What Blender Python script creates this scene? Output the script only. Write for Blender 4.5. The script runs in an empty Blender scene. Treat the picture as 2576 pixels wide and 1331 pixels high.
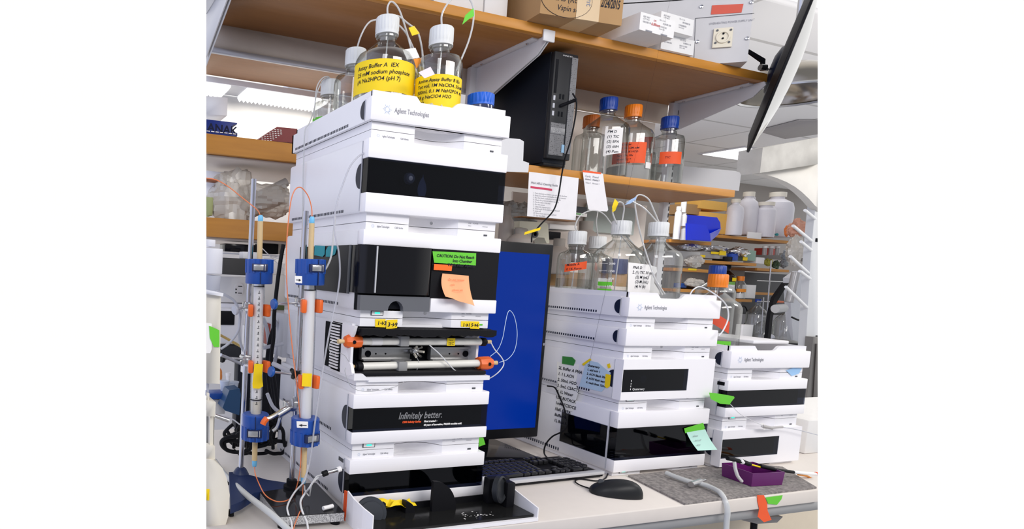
import bpy, bmesh, math, random
from mathutils import Vector, Matrix, noise
random.seed(7)
PI = math.pi
SC = bpy.context.scene
COL = SC.collection
# ------------------------------------------------------------------ camera (solved from the instruments' known 345 x 435 mm size)
CAMP = Vector((-0.59672, -1.12705, 0.52092))
CR = Vector((0.94533076, -0.32272759, 0.04686841))
CU = Vector((-0.0178294, 0.09235634, 0.99556638))
CF = Vector((0.32562534, 0.94197516, -0.08155325))
FPX, PX, PY = 1533.766, 664.111, 799.09
cam_d = bpy.data.cameras.new('camera')
cam = bpy.data.objects.new('camera', cam_d)
COL.objects.link(cam)
cam.matrix_world = Matrix(((CR.x, CU.x, -CF.x, CAMP.x), (CR.y, CU.y, -CF.y, CAMP.y), (CR.z, CU.z, -CF.z, CAMP.z), (0, 0, 0, 1)))
cam_d.sensor_width = 36
cam_d.lens = FPX * 36 / 2576
cam_d.shift_x = (1288 - PX) / 2576
cam_d.shift_y = (PY - 665.5) / 2576
cam_d.clip_start = 0.05
cam_d.clip_end = 60
SC.camera = cam
SC.view_settings.view_transform = 'Standard'
SC.view_settings.look = 'None'
SC.view_settings.gamma = 1
SC.view_settings.exposure = 0.0
SC.view_settings.use_curve_mapping = False

# world: plain white surround, cool light added from the left, dimmest from the front
w = bpy.data.worlds.new('surround')
SC.world = w
w.use_nodes = True
nt = w.node_tree
nt.nodes.clear()
tc = nt.nodes.new('ShaderNodeTexCoord')
sx = nt.nodes.new('ShaderNodeSeparateXYZ')
mp = nt.nodes.new('ShaderNodeMapRange')
mx = nt.nodes.new('ShaderNodeMix'); mx.data_type = 'RGBA'
bg = nt.nodes.new('ShaderNodeBackground')
wo = nt.nodes.new('ShaderNodeOutputWorld')
nt.links.new(tc.outputs['Generated'], sx.inputs[0])
dt = nt.nodes.new('ShaderNodeVectorMath'); dt.operation = 'DOT_PRODUCT'
dt.inputs[1].default_value = (0.55, 0.83, 0.0)
nt.links.new(tc.outputs['Generated'], dt.inputs[0])
nt.links.new(dt.outputs['Value'], mp.inputs['Value'])
mp.inputs['From Min'].default_value = -0.15
mp.inputs['From Max'].default_value = 0.35
nt.links.new(mp.outputs[0], mx.inputs['Factor'])
m2 = nt.nodes.new('ShaderNodeMix'); m2.data_type = 'RGBA'
mq = nt.nodes.new('ShaderNodeMapRange')
mq.inputs['From Min'].default_value = -0.85
mq.inputs['From Max'].default_value = -0.35
nt.links.new(sx.outputs['X'], mq.inputs['Value'])
nt.links.new(mq.outputs[0], m2.inputs['Factor'])
m2.inputs['A'].default_value = (0.78, 0.83, 1.08, 1)
m2.inputs['B'].default_value = (0.34, 0.35, 0.38, 1)
nt.links.new(m2.outputs['Result'], mx.inputs['A'])
mx.inputs['B'].default_value = (1.02, 1.01, 1.0, 1)
nt.links.new(mx.outputs['Result'], bg.inputs['Color'])
bg.inputs['Strength'].default_value = 1.0
nt.links.new(bg.outputs[0], wo.inputs[0])

def area(name, loc, target, size, power, col=(1, 1, 1), sy=None):
    d = bpy.data.lights.new(name, 'AREA')
    d.energy = power; d.size = size; d.color = col
    if sy: d.shape = 'RECTANGLE'; d.size_y = sy
    o = bpy.data.objects.new(name, d); COL.objects.link(o)
    o.location = loc
    o.rotation_euler = (Vector(target) - Vector(loc)).to_track_quat('-Z', 'Y').to_euler()
    return o
area('added_lamp', (1.2, -2.2, 1.85), (1.0, 0.0, 0.2), 2.2, 48, (1, 0.965, 0.94), 0.7)  # unseen lamp added to light the stack fronts
area('added_lamp', (-0.9, -1.5, 1.85), (0.6, 0.2, 0.3), 0.6, 14, (0.96, 0.97, 1.0), 1.2)  # added unseen lamp that lifts the left-facing stack sides
area('added_lamp', (3.4, -0.6, 1.82), (3.4, 0.6, 0.0), 1.2, 20, (1, 0.97, 0.93), 0.5)  # added unseen lamp over the right end of the bench
area('added_lamp', (3.2, 2.2, 1.82), (3.2, 2.9, 0.2), 1.2, 42, (1, 0.97, 0.93), 0.5)  # unseen lamp added to brighten the far shelves

def at(x, y, X=None, Y=None, Z=None, d=None):
    """point of the room seen at a photo pixel, on a plane of the room"""
    v = CR * ((x - PX) / FPX) - CU * ((y - PY) / FPX) + CF
    if X is not None: t = (X - CAMP.x) / v.x
    elif Y is not None: t = (Y - CAMP.y) / v.y
    elif Z is not None: t = (Z - CAMP.z) / v.z
    else: t = d
    return CAMP + v * t

# ------------------------------------------------------------------ materials
MATS = {}
def mat(name, col, rough=0.5, metal=0.0, var=0.04, scale=30.0, emit=None, strength=1.0, coat=0.0, spec=0.5, bump=0.0):
    if name in MATS: return MATS[name]
    m = bpy.data.materials.new(name); m.use_nodes = True
    n = m.node_tree; b = n.nodes['Principled BSDF']
    if max(col) < .05 and spec == 0.5: spec = 0.22
    b.inputs['Roughness'].default_value = rough
    b.inputs['Metallic'].default_value = metal
    b.inputs['Coat Weight'].default_value = coat
    b.inputs['Specular IOR Level'].default_value = spec
    b.inputs['Base Color'].default_value = (*col, 1)
    if var > 0:
        t = n.nodes.new('ShaderNodeTexCoord'); z = n.nodes.new('ShaderNodeTexNoise')
        z.inputs['Scale'].default_value = scale
        mi = n.nodes.new('ShaderNodeMix'); mi.data_type = 'RGBA'
        mi.inputs['A'].default_value = (*[c * (1 - var) for c in col], 1)
        mi.inputs['B'].default_value = (*[min(1, c * (1 + var)) for c in col], 1)
        n.links.new(t.outputs['Object'], z.inputs['Vector'])
        n.links.new(z.outputs[0], mi.inputs['Factor'])
        n.links.new(mi.outputs['Result'], b.inputs['Base Color'])
        if bump:
            bp = n.nodes.new('ShaderNodeBump'); bp.inputs['Strength'].default_value = bump; bp.inputs['Distance'].default_value = 0.002
            n.links.new(z.outputs[0], bp.inputs['Height']); n.links.new(bp.outputs[0], b.inputs['Normal'])
    if emit:
        b.inputs['Emission Color'].default_value = (*emit, 1)
        b.inputs['Emission Strength'].default_value = strength
    MATS[name] = m
    return m

def clear(name, tint=(0.96, 0.97, 0.97), edge=(0.55, 0.57, 0.56), gloss=0.12, rough=0.03, frost=0.0, frostcol=(0.8, 0.8, 0.8)):
    """thin clear wall: see-through face on, darker and shinier at grazing angles; frost adds a milky share"""
    if name in MATS: return MATS[name]
    m = bpy.data.materials.new(name); m.use_nodes = True
    n = m.node_tree; n.nodes.clear()
    o = n.nodes.new('ShaderNodeOutputMaterial')
    lw = n.nodes.new('ShaderNodeLayerWeight'); lw.inputs['Blend'].default_value = 0.35
    mi = n.nodes.new('ShaderNodeMix'); mi.data_type = 'RGBA'
    mi.inputs['A'].default_value = (*tint, 1); mi.inputs['B'].default_value = (*edge, 1)
    n.links.new(lw.outputs['Facing'], mi.inputs['Factor'])
    tr = n.nodes.new('ShaderNodeBsdfTransparent'); n.links.new(mi.outputs['Result'], tr.inputs['Color'])
    gl = n.nodes.new('ShaderNodeBsdfGlossy'); gl.inputs['Roughness'].default_value = rough
    ml = n.nodes.new('ShaderNodeMath'); ml.operation = 'MULTIPLY_ADD'
    ml.inputs[1].default_value = gloss * 2.2; ml.inputs[2].default_value = gloss * 0.35
    n.links.new(lw.outputs['Facing'], ml.inputs[0])
    ms = n.nodes.new('ShaderNodeMixShader')
    n.links.new(ml.outputs[0], ms.inputs[0]); n.links.new(tr.outputs[0], ms.inputs[1]); n.links.new(gl.outputs[0], ms.inputs[2])
    last = ms
    if frost > 0:
        df = n.nodes.new('ShaderNodeBsdfDiffuse'); df.inputs['Color'].default_value = (*frostcol, 1)
        m2 = n.nodes.new('ShaderNodeMixShader'); m2.inputs[0].default_value = frost
        n.links.new(ms.outputs[0], m2.inputs[1]); n.links.new(df.outputs[0], m2.inputs[2]); last = m2
    n.links.new(last.outputs[0], o.inputs[0])
    MATS[name] = m
    return m

def wood(name, c1, c2, rough=0.45):
    if name in MATS: return MATS[name]
    m = mat(name, c1, rough, var=0)
    n = m.node_tree; b = n.nodes['Principled BSDF']
    t = n.nodes.new('ShaderNodeTexCoord'); mpn = n.nodes.new('ShaderNodeMapping')
    mpn.inputs['Scale'].default_value = (2.5, 22, 22)
    z = n.nodes.new('ShaderNodeTexNoise'); z.inputs['Scale'].default_value = 3; z.inputs['Detail'].default_value = 6
    mi = n.nodes.new('ShaderNodeMix'); mi.data_type = 'RGBA'
    mi.inputs['A'].default_value = (*c1, 1); mi.inputs['B'].default_value = (*c2, 1)
    n.links.new(t.outputs['Object'], mpn.inputs[0]); n.links.new(mpn.outputs[0], z.inputs['Vector'])
    n.links.new(z.outputs[0], mi.inputs['Factor']); n.links.new(mi.outputs['Result'], b.inputs['Base Color'])
    return m

def speckle(name, c1, c2, scale=300, rough=0.4, lo=0.45, hi=0.55):
    if name in MATS: return MATS[name]
    m = mat(name, c1, rough, var=0)
    n = m.node_tree; b = n.nodes['Principled BSDF']
    t = n.nodes.new('ShaderNodeTexCoord'); z = n.nodes.new('ShaderNodeTexNoise'); z.inputs['Scale'].default_value = scale
    z.inputs['Detail'].default_value = 4
    r = n.nodes.new('ShaderNodeMapRange'); r.inputs['From Min'].default_value = lo; r.inputs['From Max'].default_value = hi
    mi = n.nodes.new('ShaderNodeMix'); mi.data_type = 'RGBA'
    mi.inputs['A'].default_value = (*c1, 1); mi.inputs['B'].default_value = (*c2, 1)
    n.links.new(t.outputs['Object'], z.inputs['Vector']); n.links.new(z.outputs[0], r.inputs[0])
    n.links.new(r.outputs[0], mi.inputs['Factor']); n.links.new(mi.outputs['Result'], b.inputs['Base Color'])
    return m

WHITE = mat('white_plastic', (0.86, 0.85, 0.87), 0.38, var=0.01)
WHITE2 = mat('white_cover_plastic', (0.93, 0.91, 0.93), 0.35, var=0.01)
GREYP = mat('pale_grey_plastic', (0.50, 0.51, 0.56), 0.45, var=0.02)
DARKWIN = clear('smoked_window', (0.42, 0.45, 0.54), (0.05, 0.06, 0.10), 0.05, 0.03)
BLACKB = mat('black_backing', (0.006, 0.007, 0.010), 0.7, spec=0.1)
BLACKG = mat('gloss_black', (0.006, 0.006, 0.008), 0.12, spec=0.30)
BLACK = mat('black_plastic', (0.008, 0.008, 0.010), 0.5, spec=0.15)
DGREY = mat('dark_grey_plastic', (0.06, 0.065, 0.075), 0.45)
NAVY = mat('dark_navy_plastic', (0.012, 0.016, 0.035), 0.35)
STEEL = mat('brushed_steel', (0.62, 0.62, 0.63), 0.25, 1.0)
CHROME = mat('chrome', (0.55, 0.55, 0.58), 0.12, 1.0)
OAKE = wood('oak_edge', (0.68, 0.30, 0.04), (0.48, 0.19, 0.022))
OAK = wood('oak_board', (0.40, 0.175, 0.050), (0.29, 0.122, 0.034))
CREAM = mat('cream_plastic', (0.76, 0.71, 0.60), 0.45)
YEL = mat('yellow_tape', (0.98, 0.68, 0.0), 0.6, var=0.05)
GRN = mat('green_tape', (0.13, 0.60, 0.03), 0.6, var=0.05)
ORA = mat('orange_tape', (0.90, 0.10, 0.015), 0.6, var=0.06)
TEAL = mat('teal_tape', (0.01, 0.30, 0.36), 0.6)
INK = mat('ink', (0.02, 0.02, 0.03), 0.7, var=0)
INKG = mat('grey_ink', (0.25, 0.25, 0.28), 0.7, var=0)
PAPER = mat('paper', (0.90, 0.88, 0.86), 0.8, var=0.02)
BLUEP = mat('blue_plastic', (0.006, 0.06, 0.30), 0.4)
ORP = mat('orange_plastic', (0.85, 0.14, 0.015), 0.4)
TUBE = clear('clear_tubing', (0.80, 0.80, 0.80), (0.5, 0.5, 0.5), 0.2, 0.15, 0.55, (0.85, 0.85, 0.84))
WTUBE = mat('white_tubing', (0.75, 0.75, 0.76), 0.35)
ORTUBE = mat('orange_tubing', (0.80, 0.22, 0.08), 0.35)
GLASS = clear('bottle_glass', (0.985, 0.99, 0.985), (0.50, 0.53, 0.50), 0.20)
CAPW = mat('white_cap', (0.72, 0.73, 0.72), 0.45)
CAPB = mat('blue_cap', (0.004, 0.045, 0.30), 0.4)
CAPO = mat('orange_cap', (0.85, 0.22, 0.01), 0.4)
BEIGE = mat('beige_plastic', (0.70, 0.52, 0.27), 0.5)
LEDG = mat('green_led', (0.02, 0.6, 0.5), 0.4, var=0, emit=(0.05, 1, 0.75), strength=0.8)

# ------------------------------------------------------------------ mesh building
class MB:
    def __init__(s): s.v = []; s.f = []
    def add(s, vs, fs):
        k = len(s.v); s.v += [Vector(p) for p in vs]; s.f += [tuple(i + k for i in f) for f in fs]; return s
    def bm(s, b):
        b.verts.index_update()
        s.add([v.co.copy() for v in b.verts], [[v.index for v in f.verts] for f in b.faces]); b.free(); return s
    def box(s, x0, x1, y0, y1, z0, z1, bev=0.0, rot=None):
        b = bmesh.new(); bmesh.ops.create_cube(b, size=1)
        c = Vector(((x0 + x1) / 2, (y0 + y1) / 2, (z0 + z1) / 2))
        for v in b.verts: v.co = Vector((v.co.x * abs(x1 - x0), v.co.y * abs(y1 - y0), v.co.z * abs(z1 - z0)))
        if bev: bmesh.ops.bevel(b, geom=b.edges[:], offset=bev, segments=2, affect='EDGES', profile=0.5)
        for v in b.verts:
            if rot: v.co = rot @ v.co
            v.co += c
        return s.bm(b)
    def extr(s, pts, vec, cap=True):
        """polygon of 3D points pushed along vec"""
        pts = [Vector(p) for p in pts]; vec = Vector(vec); n = len(pts)
        a = pts; b = [p + vec for p in pts]
        f = [(i, (i + 1) % n, n + (i + 1) % n, n + i) for i in range(n)]
        if cap: f += [tuple(range(n))[::-1], tuple(range(n, 2 * n))]
        bb = bmesh.new(); vv = [bb.verts.new(p) for p in a + b]
        for q in f: bb.faces.new([vv[i] for i in q])
        bmesh.ops.recalc_face_normals(bb, faces=bb.faces[:])
        return s.bm(bb)
    def plan(s, xy, z0, z1): return s.extr([(x, y, z0) for x, y in xy], (0, 0, z1 - z0))
    def prof(s, xz, y0, y1): return s.extr([(x, y0, z) for x, z in xz], (0, y1 - y0, 0))
    def lathe(s, prof, c, axis=(0, 0, 1), seg=28, closed=False):
        c = Vector(c); ax = Vector(axis).normalized(); q = Vector((0, 0, 1)).rotation_difference(ax)
        vs = []; fs = []; n = len(prof)
        for r, h in prof:
            for k in range(seg):
                a = 2 * PI * k / seg
                vs.append(c + q @ Vector((r * math.cos(a), r * math.sin(a), h)))
        for i in range(n - 1):
            for k in range(seg):
                k2 = (k + 1) % seg
                fs.append((i * seg + k, i * seg + k2, (i + 1) * seg + k2, (i + 1) * seg + k))
        if not closed:
            if prof[0][0] > 1e-6: fs.append(tuple(range(seg))[::-1])
            if prof[-1][0] > 1e-6: fs.append(tuple((n - 1) * seg + k for k in range(seg)))
        return s.add(vs, fs)
    def cyl(s, p0, p1, r, r2=None, seg=20):
        p0 = Vector(p0); p1 = Vector(p1); L = (p1 - p0).length
        return s.lathe([(r, 0), (r if r2 is None else r2, L)], p0, p1 - p0, seg)
    def tube(s, pts, r, seg=8, sub=6):
        pts = [Vector(p) for p in pts]
        if sub > 1 and len(pts) > 2:
            o = []
            P = [pts[0] * 2 - pts[1]] + pts + [pts[-1] * 2 - pts[-2]]
            for i in range(1, len(P) - 2):
                for k in range(sub):
                    t = k / sub; a, b, c, d = P[i - 1], P[i], P[i + 1], P[i + 2]
                    o.append(0.5 * ((2 * b) + (c - a) * t + (2 * a - 5 * b + 4 * c - d) * t * t + (3 * b - a - 3 * c + d) * t ** 3))
            o.append(pts[-1]); pts = o
        n = len(pts); vs = []; fs = []; up = None
        for i, p in enumerate(pts):
            t = (pts[min(i + 1, n - 1)] - pts[max(i - 1, 0)])
            if t.length < 1e-9: t = Vector((0, 0, 1))
            t.normalize()
            if up is None: up = t.orthogonal().normalized()
            up = (up - t * up.dot(t)); up = up.normalized() if up.length > 1e-6 else t.orthogonal().normalized()
            sd = t.cross(up)
            for k in range(seg):
                a = 2 * PI * k / seg
                vs.append(p + (up * math.cos(a) + sd * math.sin(a)) * r)
        for i in range(n - 1):
            for k in range(seg):
                k2 = (k + 1) % seg
                fs.append((i * seg + k, i * seg + k2, (i + 1) * seg + k2, (i + 1) * seg + k))
        fs.append(tuple(range(seg))[::-1]); fs.append(tuple((n - 1) * seg + k for k in range(seg)))
        return s.add(vs, fs)
    def sheet(s, f, nu, nv, th=0.0):
        """surface f(u,v) with optional thickness"""
        vs = [Vector(f(i / nu, j / nv)) for j in range(nv + 1) for i in range(nu + 1)]
        W = nu + 1
        fs = [(j * W + i, j * W + i + 1, (j + 1) * W + i + 1, (j + 1) * W + i) for j in range(nv) for i in range(nu)]
        if not th: return s.add(vs, fs)
        b = bmesh.new(); bv = [b.verts.new(p) for p in vs]
        for q in fs: b.faces.new([bv[i] for i in q])
        b.normal_update()
        bmesh.ops.solidify(b, geom=b.faces[:], thickness=th)
        return s.bm(b)
    def text(s, body, size, o, right, up, shear=0.0, align='LEFT', thick=0.0003, fit=None, bold=0.0):
        cu = bpy.data.curves.new('t', 'FONT'); cu.body = body; cu.size = size; cu.shear = shear; cu.align_x = align
        cu.extrude = 0; cu.resolution_u = 2; cu.offset = bold
        ob = bpy.data.objects.new('t', cu); COL.objects.link(ob)
        dg = bpy.context.evaluated_depsgraph_get(); dg.update()
        me = bpy.data.meshes.new_from_object(ob.evaluated_get(dg))
        bpy.data.objects.remove(ob); bpy.data.curves.remove(cu)
        r = Vector(right).normalized(); u = Vector(up).normalized(); nrm = r.cross(u); o = Vector(o)
        k = 1.0
        if fit and len(me.vertices):
            wd = max(v.co.x for v in me.vertices) - min(v.co.x for v in me.vertices)
            if wd > 0: k = fit / wd
        s.add([o + r * v.co.x * k + u * v.co.y + nrm * thick for v in me.vertices], [tuple(p.vertices) for p in me.polygons])
        bpy.data.meshes.remove(me)
        return s
    def build(s, name, m, parent=None, smooth=True, sharp=38, **props):
        me = bpy.data.meshes.new(name)
        off = Vector(parent_loc(parent)) if parent else Vector((0, 0, 0))
        me.from_pydata([v - off for v in s.v], [], s.f)
        me.update()
        if smooth:
            me.shade_smooth(); me.set_sharp_from_angle(angle=math.radians(sharp))
        me.materials.append(m)
        ob = bpy.data.objects.new(name, me); COL.objects.link(ob)
        if parent: ob.parent = parent
        for k, v in props.items(): ob[k] = v
        return ob

def parent_loc(p):
    l = Vector((0, 0, 0))
    while p: l += p.location; p = p.parent
    return l
def thing(name, label, cat, loc=(0, 0, 0), group=None):
    o = bpy.data.objects.new(name, None); COL.objects.link(o); o.location = loc
    o['label'] = label; o['category'] = cat; o.empty_display_size = 0.02
    if group: o['group'] = group
    return o
def tag(o, label, cat, group=None, kind=None):
    o['label'] = label; o['category'] = cat
    if group: o['group'] = group
    if kind: o['kind'] = kind
    return o
def struct(o): o['kind'] = 'structure'; return o
TRIM = []          # big surfaces that run on past what the photograph shows: ended there
def tr(o): TRIM.append(o); return o
XR = Vector((1, 0, 0)); YR = Vector((0, 1, 0)); ZR = Vector((0, 0, 1))

# ================================================================== SETTING
DF = -0.115        # desk front edge
b = MB().box(-1.0, 3.6, DF, 0.72, -0.034, 0.0, 0.003)
desk = thing('lab_bench', 'long grey-white laminate bench top carrying the instruments', 'bench', (0.4, DF, -0.034))
tr(b.build('bench_top', mat('bench_laminate', (0.72, 0.66, 0.60), 0.5, var=0.03), desk))
tr(MB().box(-1.0, 3.6, DF + 0.012, DF + 0.03, -0.062, -0.034).build('apron', mat('grey_steel_paint', (0.34, 0.34, 0.34), 0.45), desk))
# what is under the bench
tr(MB().box(0.4, 3.6, 0.10, 0.12, -0.9, -0.062).build('modesty_panel', mat('warm_cream_paint', (0.62, 0.54, 0.42), 0.6), desk))
tr(struct(MB().box(-3, 9, -3, 9, -0.92, -0.9).build('floor', mat('floor_tiles', (0.36, 0.37, 0.42), 0.4))))
GREYPANEL = mat('grey_laminate_panel', (0.62, 0.53, 0.44), 0.6)
LPAINT = mat('light_grey_paint', (0.66, 0.66, 0.68), 0.4, var=0.01)
OFFW = mat('off_white_paint', (0.80, 0.77, 0.72), 0.6, var=0.01)
# ---- shelving above the bench
def shelf(label, x0, x1, y0, y1, z0, z1, trim=False, lip=0.02):
    t = thing('shelf_board', label, 'shelf', ((x0 + x1) / 2, (y0 + y1) / 2, z0))
    a = MB().box(x0, x1, y0 + lip, y1, z0, z1).build('board', OAK, t)
    c = MB().box(x0, x1, y0, y0 + lip, z0, z1, 0.0015).build('edge_strip', OAKE, t)
    if trim: tr(a); tr(c)
    return t
shelf('long oak top shelf over the bench, carrying boxes', -1.0, 1.615, 0.305, 0.637, 1.209, 1.2355, True)
shelf('oak shelf holding the black computer and the glass bottles', 0.45, 1.61, 0.365, 0.62, 0.838, 0.862)
shelf('oak underside of the far top shelf behind the grey rail, upper left', -1.0, 0.69, 0.70, 1.105, 1.209, 1.235, True)
# thick-edged shelves of the bench's far side, seen through the open bay
shelf('thick oak shelf with the blue and red racks, left background', -1.0, 0.68, 0.58, 0.86, 0.835, 0.888, True)
shelf('thick oak shelf with the bagged tubes, left background', -1.0, 0.68, 0.58, 0.86, 0.602, 0.656, True)
for z in (0.829, 0.597):
    tr(MB().box(-1.0, 0.66, 0.60, 0.98, z - 0.001, z + 0.005).build('shelf_liner', mat('grey_brown_liner', (0.58, 0.50, 0.42), 0.6), None))
for k, o in enumerate([o for o in bpy.data.objects if o.name.startswith('shelf_liner')]):
    tag(o, ['grey-brown panel under the rack shelf, left background', 'grey-brown panel under the shelf of bagged tubes, left background'][k], 'panel')
# rails between the uprights
t = thing('shelf_rail', 'long grey rail under the back of the top shelf', 'rail', (0.3, 0.64, 1.13))
tr(MB().box(-1.0, 1.6, 0.637, 0.655, 1.142, 1.209).build('rail_panel', GREYPANEL, t))
tr(MB().box(-1.0, 0.9, 0.632, 0.645, 1.128, 1.142).build('channel', mat('grey_channel', (0.5, 0.49, 0.5), 0.35, 0.3), t))
def upright(x, y, z0, z1, label):
    t = thing('shelf_upright', label, 'upright', (x, y, z0))
    MB().box(x - 0.028, x + 0.004, y, y + 0.02, z0, z1, 0.002).build('post', LPAINT, t)
    m = MB(); z = z0 + 0.02
    while z < z1 - 0.02:
        m.box(x - 0.002, x + 0.0015, y - 0.0006, y + 0.001, z, z + 0.016); z += 0.0254
    m.build('slots', BLACK, t)
upright(1.598, 0.592, 0.0, 1.205, 'white slotted shelf upright right of the glass bottles')
upright(0.70, 0.60, 0.0, 1.205, 'white slotted shelf upright behind the black computer')
def bracket(x, label, yb, dz):
    t = thing('shelf_bracket', label, 'bracket', (x, yb, 1.2))
    yf = 0.303
    for s in (-0.004, 0.004) if x < 1 else (0.0,):
        MB().extr([(x + s, yb, 1.208), (x + s, yf, 1.208), (x + s, yf - 0.006, 1.196), (x + s, yf + 0.03, 1.165), (x + s, yb - 0.01, 1.208 - dz), (x + s, yb, 1.208 - dz)], (0.003, 0, 0)).build('web_plate', LPAINT, t)
    MB().box(x - 0.026, x - 0.004, yf + 0.03, yb, 1.203, 1.209, 0.001).build('flange', LPAINT, t)
    MB().box(x + 0.007, x + 0.028, yf + 0.03, yb, 1.203, 1.209, 0.001).build('flange', LPAINT, t) if x < 1 else None
    if x < 1:
        MB().box(x - 0.018, x + 0.022, yf - 0.006, yf, 1.19, 1.222, 0.002).build('front_clip', LPAINT, t)
    for dy in (0.06, 0.26):
        MB().lathe([(0.0045, 0), (0.0045, 0.002), (0.002, 0.004)], (x - 0.016, yf + dy, 1.203), (0, 0, -1), 12).build('screw', CHROME, t)
bracket(0.70, 'white steel shelf bracket in front of the black computer', 0.60, 0.135)
bracket(-.214, 'white steel shelf bracket at the top left corner', 0.60, 0.135)
for o_ in bpy.data.objects['shelf_bracket.001'].children: TRIM.append(o_)
bracket(1.598, 'white steel shelf bracket at the right end of the top shelf', 0.592, 0.10)
# back panels between the uprights
t = tag(MB().box(0.90, 1.57, 0.66, 0.668, 0.870, 1.142).build('back_panel', mat('warm_grey_panel', (0.82, 0.75, 0.68), 0.6)), 'warm grey back panel behind the bottles on the upper shelf', 'panel')
t = tag(MB().box(0.93, 1.57, 0.66, 0.668, 0.10, 0.830).build('back_panel', MATS['warm_grey_panel']), 'warm grey back panel behind the lower solvent bottles', 'panel')
# clear edge guards on the middle shelf
P1 = [at(x, y, Y=0.60) for x, y in ((1690, 415), (1850, 430), (1861, 434), (1864, 440), (1859, 480), (1690, 466))]
tag(MB().extr(P1, (0, 0.004, 0)).build('shelf_guard', clear('frosted_plate', (0.9, 0.9, 0.9), (0.6, 0.6, 0.6), 0.1, 0.2, 0.75, (0.66, 0.65, 0.66))), 'frosted plastic guard plate past the end of the bottle shelf', 'guard')
P1 = [at(x, y, Y=0.36) for x, y in ((1240, 344), (1308, 350), (1318, 356), (1316, 405), (1331, 410), (1329, 434), (1240, 430))]
tag(MB().extr(P1, (0, 0.004, 0)).build('shelf_guard', mat('pale_guard', (0.72, 0.72, 0.74), 0.4)), 'pale plastic guard plate left of the black computer', 'guard')

# ---- room shell behind
def brickmat(name, c, line, sx, sy):
    m = mat(name, c, 0.8, var=0); n = m.node_tree; b = n.nodes['Principled BSDF']
    t = n.nodes.new('ShaderNodeTexCoord'); k = n.nodes.new('ShaderNodeTexBrick')
    k.offset = 0; k.inputs['Scale'].default_value = 1; k.inputs['Brick Width'].default_value = sx; k.inputs['Row Height'].default_value = sy
    k.inputs['Mortar Size'].default_value = 0.012; k.inputs['Mortar Smooth'].default_value = 0.1
    k.inputs['Color1'].default_value = (*c, 1); k.inputs['Color2'].default_value = (*c, 1); k.inputs['Mortar'].default_value = (*line, 1)
    n.links.new(t.outputs['Object'], k.inputs['Vector']); n.links.new(k.outputs[0], b.inputs['Base Color'])
    return m
CZ = 1.85
tr(struct(MB().box(1.0, 9.6, 0.9, 4.32, CZ, CZ + 0.03).build('ceiling', brickmat('ceiling_tiles', (0.93, 0.91, 0.90), (0.62, 0.60, 0.58), 1.22, 0.61))))
WALLM = mat('far_wall_paint', (0.50, 0.46, 0.42), 0.8, var=0.02)
tr(struct(MB().box(1.9, 9.6, 4.28, 4.32, -0.9, CZ).build('wall_back', WALLM)))
tr(struct(MB().box(-1.0, 1.0, 1.32, 1.36, -0.9, 1.205).build('wall_left', OFFW)))
tr(struct(MB().box(0.62, 1.75, 1.10, 1.12, -0.9, 0.80).build('wall_middle', mat('middle_wall_grey', (0.62, 0.57, 0.52), 0.8))))  # one even warm grey over the middle wall
t = thing('ceiling_light', 'bright rectangular light panel in the far ceiling', 'light', (6.1, 3.1, CZ))
tr(MB().box(5.45, 6.72, 2.92, 3.31, CZ - 0.012, CZ - 0.002).build('diffuser', mat('light_diffuser', (1, 1, 1), 0.5, var=0, emit=(1, 1, 1), strength=1.6), t))
tr(MB().box(5.42, 6.75, 2.89, 3.34, CZ - 0.008, CZ - 0.001).build('frame', LPAINT, t))
P1 = [at(x, y, Z=CZ - 0.01) for x, y in ((1905, 330), (1975, 350), (2057, 338), (2057, 303), (2010, 303))]
tr(tag(MB().extr(P1, (0, 0, 0.006)).build('ceiling_vent', mat('vent_grey', (0.42, 0.40, 0.39), 0.8)), 'grey return air grille in the ceiling, right', 'vent'))

# ================================================================== THE INSTRUMENT STACKS
W, D, REC = 0.345, 0.435, 0.012
BAND = [(.010, REC), (.112, REC), (.112, .030), (.135, .042), (.165, .048), (.19, .046), (.212, .038), (.236, REC), (.335, REC), (.335, D - .01), (.010, D - .01)]
def logo(m, o, s):
    o = Vector(o)
    for k in range(12):
        a = 2 * PI * k / 12; L = s * (1.0 if k % 2 == 0 else 0.75)
        d = Vector((math.cos(a), 0, math.sin(a))); p = Vector((-math.sin(a), 0, math.cos(a)))
        c0 = o + d * s * 0.38; c1 = o + d * L
        m.add([c0 + p * s * .05, c0 - p * s * .05, c1 - p * s * .02, c1 + p * s * .02], [(0, 1, 2, 3)])
LOGOM = mat('logo_blue', (0.30, 0.42, 0.62), 0.6, var=0)
def halfdisc(x, y, z, r, h, toward=1):
    """finger grip on the left side face, flat side on the cover seam"""
    pts = [(x, y, z - h)]
    for k in range(1, 12):
        a = -PI / 2 + PI * k / 12
        pts.append((x, y + r * math.cos(a), z + h * math.sin(a)))
    pts.append((x, y, z + h))
    return pts
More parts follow.
